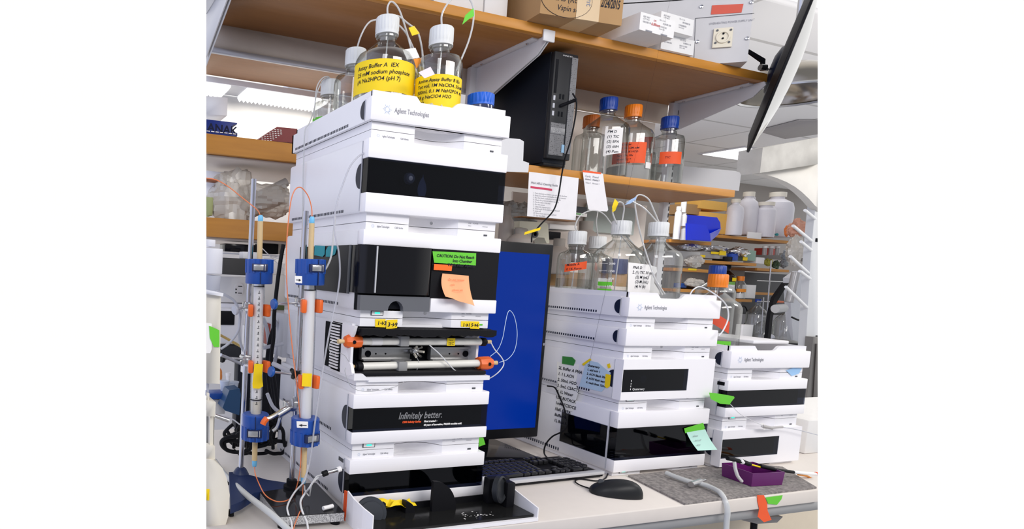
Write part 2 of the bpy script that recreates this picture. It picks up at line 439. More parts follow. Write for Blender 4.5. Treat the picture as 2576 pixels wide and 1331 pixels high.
def module(x0, y0, z0, z1, name, label, kind, zc0=None, zc1=None, brand='top', lamp=True, text2='1260 Infinity', win=None, sidewin=None, grip=True, vent='low', sidetext=None):
    """one stackable instrument; local frame: front-left-bottom of its footprint"""
    t = thing(name, label, 'instrument', (x0 + W / 2, y0 + D / 2, z0), 'white stackable chromatography modules' if False else None)
    zc0 = z0 + .019 if zc0 is None else zc0
    zc1 = z1 - .017 if zc1 is None else zc1
    X = lambda v: x0 + v
    Y = lambda v: y0 + v
    # housing: two recessed bands and the flared body behind the cover
    h = MB()
    bp = [(X(a), Y(b_)) for a, b_ in BAND]
    if z1 > zc1 + .003: h.plan(bp, zc1 - .004, z1)
    if zc0 > z0 + .003: h.plan(bp, z0 + .0012, zc0 + .004)
    c = .008
    prof = [(X(.003), zc0), (X(0), zc0 + c * .5), (X(0), zc1 - c * .5), (X(.003), zc1), (X(W - .003), zc1), (X(W), zc1 - c), (X(W), zc0 + c), (X(W - .003), zc0)]
    h.prof(prof, Y(.026), Y(D))
    h.build('housing', WHITE, t)
    # shadow gap between neighbours
    MB().box(X(.013), X(W - .014), Y(.05), Y(D - .012), z0 - .0002, z0 + .0014).build('joint', DGREY, t)
    fr = Y(0)
    if kind == 'solid':
        MB().box(X(0), X(W), fr, Y(.0255), zc0, zc1, .0025).build('front_cover', WHITE2, t)
    elif kind == 'window':
        wz0, wz1 = win
        MB().box(X(0), X(W), fr, Y(.0255), wz1, zc1, .002).build('front_cover', WHITE2, t)
        MB().box(X(0), X(W), fr, Y(.0255), zc0, wz0, .002).build('front_cover', WHITE2, t)
        MB().box(X(.003), X(W - .003), Y(.020), Y(.0258), wz0, wz1).build('window_backing', BLACKB, t)
        MB().box(X(.0015), X(W - .0015), Y(.0015), Y(.004), wz0, wz1).build('window', DARKWIN, t)
        for a in (.0015, W - .004): MB().box(X(a), X(a + .0025), Y(.004), Y(.0255), wz0, wz1).build('window_end', DARKWIN, t)
    elif kind == 'smallwin':
        wx0, wx1, wz0, wz1 = win
        ins = MB()
        for q in ((0, wx0, zc0, zc1), (wx1, W, zc0, zc1), (wx0, wx1, wz1, zc1), (wx0, wx1, zc0, wz0)):
            if q[1] - q[0] > .001: ins.box(X(q[0]), X(q[1]), fr, Y(.0255), q[2], q[3])
        ins.build('front_cover', WHITE2, t)
        MB().box(X(wx0), X(wx1), Y(.012), Y(.0258), wz0, wz1).build('window_backing', BLACKB, t)
        MB().box(X(wx0), X(wx1), Y(.001), Y(.003), wz0, wz1).build('window', DARKWIN, t)
    # left side: seam, grip, vent row
    if kind != 'open':
        MB().box(X(-.0006), X(.001), Y(.0256), Y(.0272), zc0 + .003, zc1 - .003).build('cover_seam', GREYP, t)
    if grip:
        zm = (zc0 + zc1) / 2
        hh = min(.026, (zc1 - zc0) * .36) if grip is True else grip
        MB().extr(halfdisc(X(-.0012), Y(.0272), zm, hh * .8, hh), (.003, 0, 0)).build('finger_grip', NAVY, t)
    if vent:
        v = MB()
        for k in range(38):
            yy = Y(.10 + k * .0082)
            v.box(X(-.0006), X(.001), yy, yy + .004, zc0 + .0045, zc0 + .0105)
        v.build('side_vent', NAVY, t)
    if lamp:
        zb = z0 + .011
        lf = MB().box(X(.034), X(.064), Y(REC - .0012), Y(REC), zb - .005, zb + .005, .0004).build('status_lamp_frame', DGREY, t)
        MB().box(X(.036), X(.062), Y(REC - .002), Y(REC - .0008), zb - .0035, zb + .004).build('status_lamp', PAPER, lf)
        MB().box(X(.043), X(.055), Y(REC - .0027), Y(REC - .0018), zb - .001, zb + .002).build('lamp_light', LEDG, lf)
    if zc0 > z0 + .003:
        MB().lathe([(.0035, 0), (.0035, .002)], (X(.19), Y(.0465), z0 + .011), (0, -1, 0), 14).build('screw', STEEL, t)
        m = MB(); m.text('LINE    POWER', .004, (X(.262), Y(REC), z0 + .013), XR, ZR); m.text('status', .0035, (X(.262), Y(REC), z0 + .008), XR, ZR)
        m.text('MODULE', .0035, (X(.30), Y(REC), z0 + .008), XR, ZR)
        m.build('lettering', INKG, t, smooth=False)
    if z1 > zc1 + .003 and brand == 'top':
        m = MB(); m.text('Agilent Technologies', .0062, (X(.036), Y(REC), zc1 + .006), XR, ZR, bold=.0001, fit=.030)
        m.text(text2, .0055, (X(.078), Y(REC), zc1 + .006), XR, ZR, bold=.0001, fit=.020)
        m.build('lettering', INKG, t, smooth=False)
        m = MB(); logo(m, (X(.0265), Y(REC - .0004), zc1 + .008), .0045); m.build('logo', LOGOM, t, smooth=False)
        MB().box(X(.305), X(.314), Y(REC - .001), Y(REC), zc1 + .004, zc1 + .0075).build('eject_button', DGREY, t)
    return t

def tray(x0, y0, z0, zt, label, notch=(.110, .20)):
    """solvent cabinet: open-topped tray that carries the bottles"""
    t = thing('solvent_tray', label, 'tray', (x0 + W / 2, y0 + D / 2, z0))
    X = lambda v: x0 + v
    Y = lambda v: y0 + v
    zb = z0 + .017
    MB().plan([(X(a), Y(b_)) for a, b_ in BAND], z0 + .0012, zb + .004).build('lower_band', WHITE, t)
    MB().box(X(.013), X(W - .014), Y(.05), Y(D - .012), z0 - .0002, z0 + .0014).build('joint', DGREY, t)
    h = MB()
    h.box(X(.0081), X(W - .0081), Y(.026), Y(D - .0081), zb, z0 + .024)
    h.box(X(0), X(.008), Y(.026), Y(D), zb, zt); h.box(X(W - .008), X(W), Y(.026), Y(D), zb, zt)
    h.box(X(0), X(W), Y(D - .008), Y(D), zb, zt)
    # raised inner rim
    zr = zt + .014
    h.box(X(.008), X(.014), Y(.014), Y(D - .008), zb, zr); h.box(X(W - .014), X(W - .008), Y(.014), Y(D - .008), zb, zr)
    h.box(X(.008), X(W - .008), Y(D - .014), Y(D - .008), zb, zr)
    n0, n1 = notch
    pts = [(X(.008), zb), (X(.008), zr), (X(n0), zr), (X(n0 + .012), zt + .001), (X(n0 + .03), zt - .002), (X(n1 - .02), zt - .002), (X(n1), zt + .002), (X(n1 + .012), zr - .002), (X(n1 + .02), zr), (X(W - .008), zr), (X(W - .008), zb)]
    h.prof(pts, Y(.010), Y(.018))
    h.build('tray_body', WHITE, t)
    fc = MB().box(X(0), X(W), Y(0), Y(.0255), zb, zt, .0025).build('front_cover', WHITE2, t)
    MB().box(X(-.0006), X(.001), Y(.0256), Y(.0272), zb + .003, zt - .003).build('cover_seam', GREYP, t)
    zm = (zb + zt) / 2
    MB().extr(halfdisc(X(-.0012), Y(.0272), zm, .017, .019), (.003, 0, 0)).build('finger_grip', NAVY, t)
    v = MB()
    for k in range(38):
        yy = Y(.10 + k * .0082); v.box(X(-.0006), X(.001), yy, yy + .004, zb + .004, zb + .010)
    v.build('side_vent', NAVY, t)
    m = MB(); m.text('Agilent Technologies', .0145, (X(.054), Y(-.0001), zm - .004), XR, ZR, bold=.0002, fit=.082); m.build('lettering', INKG, fc, smooth=False)
    m = MB(); logo(m, (X(.037), Y(-.0006), zm), .011); m.build('logo', LOGOM, fc, smooth=False)
    return t

AX, AY = 0.0, 0.0
BX, BY = 0.835, 0.078
CX_, CY_ = 1.222, 0.064
# ---- stack A (the tall one)
tray(AX, AY, .8128, .8771, 'white solvent tray with maker name on top of the tallest stack')
det = module(AX, AY, .6252, .8128, 'detector_module', 'white module with a smoked window and round knob, second from top of the tallest stack', 'window', .6448, .794, win=(.6846, .7545), lamp=False)
MB().lathe([(.012, 0), (.0125, .004), (.010, .009), (.0, .010)], (AX + .105, .0135, .722), (0, -1, 0), 24).build('knob', mat('knob_grey', (.40, .38, .36), .3), det)
MB().lathe([(.016, 0), (.016, .004)], (AX + .100, .0185, .719), (0, -1, 0), 24).build('knob_ring', BLACKG, det)
MB().sheet(lambda u, v: (AX + .142 + (u - .5) * .022 * math.sin(PI * min(1, v * .8 + .25)), .017 - .003 * math.sin(PI * u), .689 + v * .045), 8, 10).build('glove_scrap', mat('grey_film', (.36, .40, .48), .6), det)
smp = module(AX, AY, .4251, .6252, 'autosampler', 'white autosampler with black doors and an orange sticky note', 'open', .4419, .6098, grip=False, text2='1260 Series', vent='low')
MB().box(AX, AX + W, 0, .0255, .578, .6098, .0025).build('top_cover', WHITE2, smp)
MB().box(AX + .172, AX + W, 0, .0255, .4419, .4720, .002).build('lower_cover', WHITE2, smp)
MB().box(AX + .170, AX + W - .001, .003, .0255, .472, .578).build('right_panel', BLACK, smp)
MB().box(AX + .001, AX + .170, .012, .0258, .4419, .578).build('inner_frame', BLACKB, smp)
# sliding door: curved gloss shell that wraps onto the side
dr = None
pts = [(AX - .0035, .16), (AX - .0035, .03), (AX - .003, .014), (AX + .004, .002), (AX + .014, -.005), (AX + .10, -.008), (AX + .158, -.006), (AX + .166, .0), (AX + .166, .014), (AX + .0, .03), (AX + .0, .16)]
dr = MB().plan(pts, .478, .5775).build('door', BLACKG, smp)
MB().box(AX - .0045, AX - .0002, .055, .33, .474, .578, .001).build('side_door', mat('smoked_side_door', (.022, .022, .024), .35), smp)
MB().box(AX - .006, AX - .003, .042, .052, .474, .578, .001).build('door_rail', DGREY, smp)
MB().box(AX + .0285, AX + .0315, -.0088, -.006, .480, .576).build('chrome_strip', mat('bright_strip', (.75, .75, .77), .3, .6), dr)
a = [(AX + .001, .4425), (AX + .001, .474), (AX + .168, .474), (AX + .168, .4425), (AX + .105, .4425)]
for k in range(9):
    g = PI * k / 8; a.append((AX + .086 + .019 * math.cos(g), .4425 + .0215 * math.sin(g)))
a.append((AX + .067, .4425))
MB().prof(a, -.001, .012).build('drawer', mat('slate_grey_plastic', (.12, .125, .14), .45), smp)
# column compartment, its front cover taken off
tcc = thing('column_compartment', 'open white column compartment with two white columns and orange fittings', 'instrument', (AX + W / 2, D / 2, .28))
h = MB()
h.plan([(AX + a, b_) for a, b_ in BAND], .28 + .0012, .294)
h.plan([(AX + a, b_) for a, b_ in BAND], .408, .4251)
h.box(AX, AX + W, .12, D, .292, .410, .003)
h.box(AX, AX + .006, .026, .12, .300, .408)
h.box(AX + W - .006, AX + W, .05, .12, .300, .408)
h.box(AX, AX + W, .026, .12, .406, .412)
h.prof([(AX, .308), (AX, .294), (AX + .035, .294), (AX + .035, .290), (AX + W, .290), (AX + W, .294), (AX + W, .300), (AX + .03, .300), (AX + .02, .308)], .004, .12)
h.build('housing', WHITE, tcc)
MB().box(AX + .013, AX + W - .014, .05, D - .012, .2798, .2814).build('joint', DGREY, tcc)
MB().box(AX + .006, AX + W - .006, .095, .1195, .300, .406).build('back_lining', BLACKB, tcc)
MB().box(AX + .006, AX + W - .004, .012, .095, .3005, .310, .002).box(AX + .008, AX + W + .004, .012, .095, .396, .405, .002).build('foam_lining', BLACK, tcc)
m = MB()
random.seed(3)
up = []; n_ = 40
for k in range(n_ + 1):
    xx = AX + .012 + (W - .004) * k / n_
    up.append((xx, .3905 + random.uniform(-.0035, .0025) - (.004 if k in (17, 18, 19, 20, 24, 30) else 0)))
m.prof([(AX + .012, .4035)] + up + [(AX + W + .008, .4035)], .002, .045)
m.build('torn_foam', BLACK, tcc)
# curved white cheek at the left and comb vent behind it
m = MB()
m.extr([(AX - .001, .026, .300), (AX - .001, .012, .305), (AX - .001, .022, .325), (AX - .001, .038, .335), (AX - .001, .044, .352), (AX - .001, .036, .372), (AX - .001, .02, .39), (AX - .001, .012, .408), (AX - .001, .070, .408), (AX - .001, .070, .300)], (.007, 0, 0))
m.build('left_cheek', WHITE2, tcc)
m = MB()
for k in range(15):
    z = .306 + k * .0066
    m.box(AX - .006, AX - .001, .078, .118, z, z + .0035)
m.build('comb_vent', WHITE2, tcc)
MB().box(AX - .002, AX, .074, .155, .303, .405).build('vent_backing', BLACKB, tcc)
PL = lambda x, y, Y=.05: at(x, y, Y=Y)
def plate(xa, xb, hx, name):
    a = PL(xa, 871, .088); b = PL(xb, 905, .088)
    t_ = tcc
    MB().box(a.x, b.x, .078, .094, min(a.z, b.z) - .0, max(a.z, b.z), .003).build(name, mat('cast_aluminium', (.52, .52, .52), .32, .7), t_)
    MB().box(a.x + .002, b.x - .002, .070, .079, max(a.z, b.z) - .0035, max(a.z, b.z)).box(a.x + .002, b.x - .002, .070, .079, min(a.z, b.z), min(a.z, b.z) + .0035).build('plate_rim', MATS['cast_aluminium'], t_)
    c = PL(hx, 890, .0775)
    MB().lathe([(.0075, 0), (.0075, .001)], c, (0, -1, 0), 20).build('plate_hole', BLACKB, t_)
    for dx in (.02, .045) if xa < 1000 else (-.02, -.045):
        MB().lathe([(.0018, 0), (.0018, .0014)], (c.x + dx, .078, c.z), (0, -1, 0), 10).build('plate_screw', BLACKB, t_)
plate(905, 1026, 925.5, 'heat_exchanger'); plate(1078, 1190, 1171, 'heat_exchanger')
for xa, xb, yy in ((928, 1031, 839), (1102, 1197, 841), (911, 1054, 938), (1066, 1200, 935)):
    a = PL(xa, yy, .055); b = PL(xb, yy, .055)
    MB().box(a.x, b.x, .05, .066, (a.z + b.z) / 2 - .0015, (a.z + b.z) / 2 + .0035, .001).build('white_rail', CREAM, tcc)
# valve in the middle
c = PL(1040, 882, .075)
MB().lathe([(.010, 0), (.010, .01), (.006, .014), (.0, .015)], c, (0, -1, 0), 20).build('valve', STEEL, tcc)
for k in range(6):
    g = k * PI / 3; MB().cyl((c.x + .008 * math.cos(g), .064, c.z + .008 * math.sin(g)), (c.x + .013 * math.cos(g), .052, c.z + .013 * math.sin(g)), .0028).build('valve_fitting', STEEL if k % 2 else CREAM, tcc)
def column(label, x0, y0, x1, y1, r, left_or):
    a = PL(x0, y0, .036); b = PL(x1, y1, .036); dr = (b - a).normalized()
    t_ = thing('chromatography_column', label, 'column', a)
    MB().cyl(a, b, r, seg=28).build('tube', mat('ivory_tube', (.82, .80, .73), .35), t_)
    for e, d_, orange in ((a, -dr, left_or), (b, dr, not left_or)):
        if orange:
            MB().lathe([(r * .9, -.004), (r * 1.7, -.003), (r * 1.8, .010), (r * 1.8, .026), (r * 1.45, .033), (r * .6, .036), (r * .5, .030)], e, d_, 8).build('end_fitting', ORP, t_)
            MB().lathe([(.004, 0), (.004, .0012)], e + d_ * .018 + Vector((0, -r * 1.68, 0)), (0, -1, 0), 14).build('dial', BLACKB, t_)
            MB().cyl(e + d_ * .034, e + d_ * .050, .0045, .0052, 12).build('plug', BEIGE, t_)
        else:
            MB().lathe([(r * 1.05, -.002), (r * 1.22, 0), (r * 1.22, .011), (r * .8, .012), (r * .8, .015)], e, d_, 24).build('end_cap', BLACK, t_)
            MB().cyl(e + d_ * .016, e + d_ * .028, .004, .0046, 12).build('plug', BEIGE, t_)
    return t_, a, b, dr
cA, a1, b1, d1 = column('upper white column with orange fitting at its left end', 903, 859, 1209, 860, .0082, True)
cB, a2, b2, d2 = column('lower white column with orange fitting at its right end', 908, 922, 1205, 914, .0088, False)
MB().cyl(a1 + d1 * .028, a1 + d1 * .054, .0087).build('paper_band', PAPER, cA)
m = MB(); q = a1 + d1 * (b1 - a1).length * .72
m.box(q.x - .010, q.x + .011, q.y - .0098, q.y - .0088, q.z - .008, q.z + .009).build('tape_label', YEL, cA)
m = MB(); m.text('SEC', .009, q + Vector((-.007, -.0099, -.006)), XR, ZR); m.text('Yarra', .0045, q + Vector((-.006, -.0099, .003)), XR, ZR); m.build('lettering', INK, cA, smooth=False)
def clip(x, y, label):
    p = PL(x, y, .036)
    m = MB().box(p.x - .011, p.x + .011, .022, .060, p.z - .0115, p.z + .0115, .002)
    return tag(m.build('column_clip', mat('clip_grey', (.28, .28, .28), .4)), label, 'clip')
clip(1011, 857, 'grey clip gripping the upper white column'); clip(1006, 921, 'grey clip gripping the lower white column')
for x, y in ((1011, 857),): pass
def kid(t, nm): return [c for c in t.children if c.name.split('.')[0] == nm][0]
# remaining modules of stack A
pA = module(AX, AY, .14, .28, 'pump_module', 'white pump module with a smoked window lettered Infinitely better', 'window', .1577, .2642, win=(.1835, .2340))
m = MB()
m.text('Infinitely better.', .021, (.111, .0012, .208), XR, ZR, shear=.25, fit=.110, bold=.0003); m.build('lettering', mat('silver_ink', (.30, .30, .31), .4, .3), kid(pA, 'window'), smooth=False)
MB().text('1200 Infinity Series', .006, (.121, .0012, .199), XR, ZR, shear=.2, fit=.047, bold=.0003).build('lettering', ORA, kid(pA, 'window'), smooth=False)
m = MB(); m.text('Most trusted –', .006, (.176, .0012, .199), XR, ZR, shear=.2, bold=.0003, fit=.035); m.text('40 years of innovation, 700,000 modules sold.', .0055, (.176, .0012, .191), XR, ZR, shear=.2, bold=.0003, fit=.100); m.build('lettering', PAPER, kid(pA, 'window'), smooth=False)
bA = module(AX, AY, .0, .14, 'base_module', 'white module with a smoked window at the foot of the tallest stack', 'window', .0172, .1232, win=(.044, .0924), lamp=True)
MB().box(-.0008, .001, .030, .052, .109, .117).build('side_port', DGREY, bA)
# ---- stack B
tray(BX, BY, .42, .4884, 'white solvent tray with maker name on the middle stack')
module(BX, BY, .34, .42, 'degasser', 'slim plain white module under the tray of the middle stack', 'solid', .359, .4049, lamp=False)
pB = module(BX, BY, .20, .34, 'quaternary_pump', 'white pump module lettered Quaternary with a small dark window', 'smallwin', .2125, .3223, win=(.0015, .243, .2347, .2956), grip=.024)
MB().text('Quaternary', .0085, (BX + .040, BY + .0005, .2395), XR, ZR, fit=.044, bold=.0002).build('lettering', mat('pale_ink', (.6, .6, .6), .5, var=0), pB, smooth=False)
m = MB()
for k in range(4): m.box(BX + .033, BX + .0345, BY + .0003, BY + .0012, .240 + k * .0075, .2445 + k * .0075)
m.build('scale_marks', PAPER, pB)
MB().lathe([(.011, 0), (.011, .003), (.0, .005)], (BX + .085, BY + .010, .268), (0, -1, 0), 20).build('inner_knob', DGREY, pB)
sB = module(BX, BY, .0, .20, 'autosampler', 'white autosampler with smoked front and side windows at the foot of the middle stack', 'window', .0081 + .006, .1795, win=(.0477, .1356), grip=False, vent=None)
ys = at(1410, 1080, X=BX).y
MB().box(BX - .0012, BX + .001, BY + .030, ys, .048, .136, .0005).build('side_window', DARKWIN, sB)
MB().box(BX - .0004, BX + .001, BY + .031, ys - .001, .049, .135).build('side_backing', BLACKB, sB)
v = MB()
for k in range(26): v.box(BX - .0006, BX + .001, BY + .19 + k * .0085, BY + .194 + k * .0085, .012 + .006, .027)
v.build('side_vent', NAVY, sB)
for xx, zz in ((.06, .09), (.13, .075), (.20, .095)):
    pass
# ---- stack C
tray(CX_, CY_, .28, .3469, 'white solvent tray with maker name on the rightmost stack')
pC = module(CX_, CY_, .14, .28, 'pump_module', 'white pump module with full-width dark window in the rightmost stack', 'window', .1553, .2629, win=(.1836, .2324), grip=False)
MB().box(CX_ - .001, CX_ + .002, CY_ + .010, CY_ + .03, .246, .256).build('side_port', BLACKB, pC)
lC = module(CX_, CY_, .0, .14, 'base_module', 'white module with a short dark window at the foot of the rightmost stack', 'smallwin', .0102, .1157, win=(.0015, .245, .0345, .091), grip=.026)

# ================================================================== removed front cover lying on the bench
cv = thing('removed_cover', 'white and black instrument front cover lying face down on the bench edge', 'cover', (.2, -.06, 0))
A0 = Vector((.395, -.112, 0)); A1 = Vector((.012, -.108, 0))     # outer (front) edge, right then left
q0 = at(942, 1300, Y=-.112); 
MB().plan([(-.012, -.012), (.372, .002), (.400, .001), (.405, -.113), (-.004, -.116), (-.013, -.095)], .001, .008).build('cover_shell', WHITE2, cv)
def wall(pts, h0, h1, th, mt, name):
    m = MB()
    n = len(pts)
    for i in range(n - 1):
        a = Vector((*pts[i], 0)); b_ = Vector((*pts[i + 1], 0)); d_ = (b_ - a).normalized(); nn = Vector((-d_.y, d_.x, 0)) * th
        ha = h0 + (h1 - h0) * i / (n - 1); hb = h0 + (h1 - h0) * (i + 1) / (n - 1)
        m.add([a, b_, b_ + nn, a + nn, a + Vector((0, 0, ha)), b_ + Vector((0, 0, hb)), b_ + nn + Vector((0, 0, hb)), a + nn + Vector((0, 0, ha))],
              [(0, 1, 5, 4), (1, 2, 6, 5), (2, 3, 7, 6), (3, 0, 4, 7), (4, 5, 6, 7), (0, 3, 2, 1)])
    return m.build(name, mt, cv)
wall([(-.012, -.020), (-.0135, -.05), (-.0105, -.085), (-.0035, -.114)], .066, .050, .003, WHITE2, 'left_flap')
wall([(-.0125, -.006), (-.0127, -.018)], .062, .063, .003, ORA, 'orange_stripe')
wall([(.405, -.112), (.402, -.02)], .030, .050, .003, WHITE2, 'right_flap')
wall([(.348, .005), (.363, .005)], .062, .062, .003, WHITE2, 'rear_tab')
MB().plan([(.002, -.022), (.372, -.008), (.395, -.010), (.398, -.106), (.004, -.106)], .008, .014).build('black_liner', mat('scuffed_gloss_black', (.012, .012, .012), .16, bump=.1, scale=60), cv)
MB().plan([(.002, -.026), (.372, -.012), (.372, -.010), (.002, -.022)], .012, .028).build('liner_rib', BLACK, cv)
# fins
def fin(x, y, r, h, wd, name='quarter_fin', ang=0.0):
    pts = [(x, y, .013), (x, y, .013 + h)]
    for k in range(1, 9):
        g = PI / 2 * k / 8; pts.append((x + wd * math.sin(g), y, .013 + h * math.cos(g)))
    MB().extr(pts, (0, r, 0)).build(name, BLACK, cv)
fin(.180, -.045, .008, .068, .062)
fin(.118, -.040, .016, .026, .024)
c = Vector((.032, -.045, .026))
MB().lathe([(.030, -.006), (.032, -.004), (.032, .002), (.024, .002), (.024, .006), (.0, .007)], c, (-.35, -1, .1), 30).build('round_boss', mat('slate_plastic', (.05, .055, .065), .35), cv)
MB().box(.050, .064, -.05, -.038, .013, .045, .002).build('boss_post', BLACK, cv)
c = Vector((.340, -.052, .056))
MB().lathe([(.024, .002), (.027, .0), (.030, .002), (.030, .012), (.026, .014), (.024, .010)], c, (.55, -1, .1), 30).build('round_boss', mat('boss_black', (.022, .024, .028), .35), cv)
MB().cyl(c, c + Vector((.55, -1, .1)).normalized() * .008, .026, seg=30).build('boss_core', BLACK, cv)
MB().box(.362, .384, -.062, -.040, .013, .070, .003).build('boss_post', BLACK, cv)
MB().box(.335, .392, -.034, -.014, .013, .072, .003).build('corner_block', BLACK, cv)
m = MB(); random.seed(5)
for k in range(26):
    x = random.gauss(.255, .022); y = random.gauss(-.083, .008); s = random.uniform(.0008, .003)
    m.add([(x - s, y - s * .5, .0143), (x + s, y - s * .3, .0143), (x + s * .7, y + s * .6, .0143), (x - s * .5, y + s * .7, .0143)], [(0, 1, 2, 3)])
o = m.build('paint_chips', PAPER, cv, smooth=False); o['kind'] = 'stuff'
# crumpled yellow tape lying in the cover
random.seed(11)
grid = {}
def crum(u, v):
    k = (round(u, 3), round(v, 3))
    if k not in grid: grid[k] = random.uniform(0, .016)
    return (.040 + u * .105, -.040 + v * .030, .024 + 1.2 * grid[k] * (1 - abs(2 * u - 1) * .6) + .004 * v)
tag(MB().sheet(crum, 8, 4, .0004).build('crumpled_tape', YEL, smooth=False), 'crumpled yellow tape lying in the black lining of the removed cover', 'tape')

# ================================================================== monitor, computer, keyboard, mouse
mon = thing('computer_monitor', 'black portrait monitor showing a plain blue screen', 'monitor', (.66, .30, 0))
ML, MR = .46, .7835
MT, MBt = .628, .053
YM = .30
def tilt(z): return 0.0
MB().box(ML, MR, YM, YM + .022, MBt, MT, .004).build('bezel', mat('monitor_black', (.010, .010, .012), .35), mon)
MB().box(ML + .02, MR - .014, YM - .0008, YM + .002, MBt + .030, MT - .030).build('screen', mat('blue_screen', (.0, .01, .03), .25, var=0, emit=(0.0, .018, .26), strength=1.0), mon)
MB().box(.55, .70, YM + .022, YM + .055, .20, .48, .01).build('rear_case', BLACK, mon)
MB().box(.60, .65, YM + .05, YM + .075, .01, .36, .004).build('stand_neck', BLACK, mon)
MB().box(.50, .74, YM - .06, YM + .14, .001, .012, .004).build('stand_foot', BLACKG, mon)
MB().text('HP' if False else 'o', .012, (MR - .010, YM - .0002, .330), XR, ZR).build('emblem', PAPER, mon, smooth=False)
MB().lathe([(.0035, 0), (.0035, .0008)], (MR - .007, YM, .3345), (0, -1, 0), 16).build('button', STEEL, mon)

pc = thing('computer_tower', 'slim black computer tower standing on the oak shelf', 'computer', (.808, .35, .862))
X0, X1, Z0, Z1 = .763, .852, .870, 1.190
MB().box(X0, X1, .352, .735, Z0, Z1, .003).build('case', NAVY and mat('case_black', (.006, .008, .014), .4), pc)
MB().box(X0 + .002, X1, .338, .354, Z0 + .012, Z1 - .002, .003).build('front_panel', mat('panel_black', (.018, .019, .022), .45), pc)
MB().box(X0 + .004, X1 - .004, .35, .70, .862, .871, .002).build('foot', BLACK, pc)
def grille(x0, x1, z0, z1, y, name):
    m = mat('grille_metal', (.10, .10, .11), .45, .2)
    n = m.node_tree
    if 'dots' not in n.nodes:
        b = n.nodes['Principled BSDF']
        t_ = n.nodes.new('ShaderNodeTexCoord'); k = n.nodes.new('ShaderNodeTexVoronoi'); k.name = 'dots'; k.inputs['Scale'].default_value = 190; k.inputs['Randomness'].default_value = 0.15
        r_ = n.nodes.new('ShaderNodeMapRange'); r_.inputs['From Min'].default_value = .34; r_.inputs['From Max'].default_value = .42
        mi = n.nodes.new('ShaderNodeMix'); mi.data_type = 'RGBA'; mi.inputs['A'].default_value = (.004, .004, .005, 1); mi.inputs['B'].default_value = (.16, .16, .17, 1)
        n.links.new(t_.outputs['Object'], k.inputs['Vector']); n.links.new(k.outputs['Distance'], r_.inputs[0]); n.links.new(r_.outputs[0], mi.inputs['Factor']); n.links.new(mi.outputs['Result'], b.inputs['Base Color'])
    return MB().box(x0, x1, y - .0015, y, z0, z1).build(name, m, pc)
yf = .338
grille(X0 + .006, X1 - .030, Z0 + .022, Z0 + .115, yf, 'grille')
grille(X1 - .024, X1 - .002, Z0 + .03, Z1 - .012, yf, 'side_grille')
npl = MB().box(X0 + .006, X1 - .03, yf - .003, yf, Z0 + .083, Z0 + .102, .001).build('name_plate', mat('plate_grey', (.22, .22, .23), .4), pc)
MB().text('DELL', .014, (X0 + .012, yf - .0031, Z0 + .087), XR, ZR, bold=.0004).build('lettering', STEEL, npl, smooth=False)
MB().box(X0 + .008, X0 + .017, yf - .001, yf, Z0 + .20, Z0 + .295).build('disc_slot', BLACKG, pc)
MB().text('OPTIPLEX 9010', .0055, (X0 + .03, yf - .0003, Z1 - .013), XR, ZR, bold=.0002).build('lettering', STEEL, pc, smooth=False)
MB().box(X0 + .052, X0 + .062, yf - .0025, yf, Z0 + .032, Z0 + .055).build('badge', mat('badge_blue', (.25, .45, .65), .4), pc)
for k in range(3): MB().box(X0 + .008, X0 + .015, yf - .001, yf, Z0 + .135 + k * .022, Z0 + .148 + k * .022).build('indicator', GREYP, pc)
for k in range(4): MB().box(X0 + .030 + (k % 2) * .012, X0 + .0355 + (k % 2) * .012, yf - .001, yf, Z0 + (.135 if k < 2 else .185), Z0 + (.149 if k < 2 else .199)).build('socket', BLACKB, pc)
# usb plug and cable hanging down past the shelf to the keyboard
cb = thing('usb_cable', 'black cable from the computer front hanging down to the monitor top', 'cable', (.80, .33, 1.03))
MB().cyl((X0 + .036, yf - .002, Z0 + .165), (X0 + .060, yf - .035, Z0 + .178), .005).build('plug', BLACK, cb)
pts = [(X0 + .060, yf - .035, Z0 + .178), at(1441, 236, Y=.295), at(1450, 255, Y=.29), at(1448, 290, Y=.29), at(1436, 350, Y=.30), at(1421, 400, Y=.32), at(1413, 440, Y=.33), at(1405, 490, Y=.33), at(1392, 530, Y=.33), at(1360, 565, Y=.33), at(1340, 590, Y=.325), at(1337, 610, Y=.322)]
MB().tube(pts, .0022).build('cord', BLACK, cb)
t = MB().sheet(lambda u, v: at(1320 + 40 * u - 2 * v, 584 - 12 * u + 7 * v, Y=.318), 2, 1, .0006)
tag(t.build('tape_flag', YEL), 'yellow tape flag wrapped on the black cable above the monitor', 'tape')

# keyboard
K0 = at(1222, 1222, Z=.012); K1 = at(1518, 1191, Z=.012); 
kx = (K1 - K0).normalized(); kx.z = 0; kx.normalize(); ky = Vector((-kx.y, kx.x, 0))
kb = thing('keyboard', 'black and silver computer keyboard between the stacks', 'keyboard', (.6, .12, 0))
o0 = K1 - kx * .445
o0.z = 0
RK = Matrix((kx, ky, ZR)).transposed()
def kbox(m, x0, x1, y0, y1, z0, z1, bev=0):
    b = MB().box(x0, x1, y0, y1, z0, z1, bev)
    m.add([o0 + RK @ v for v in b.v], b.f); return m
kbox(MB(), 0, .445, 0, .150, .003, .014, .003).build('base', BLACK, kb)
kbox(MB(), 0, .445, -.004, .014, .010, .019, .002).build('silver_edge', mat('silver_plastic', (.62, .62, .64), .35, .2), kb)
rows = [(.020, [(k, 1) for k in range(0)] )]
def keyrow(y, xs, h=.0155):
    for x, wd in xs:
        m = MB(); b = MB().box(x + .0014, x + wd - .0014, y, y + .0158, .014, .014 + h * .75, .0028)
        m.add([o0 + RK @ v for v in b.v], b.f).build('key', mat('key_black', (.016, .016, .018), .28, coat=.5, spec=.5), kb)
U = .0188
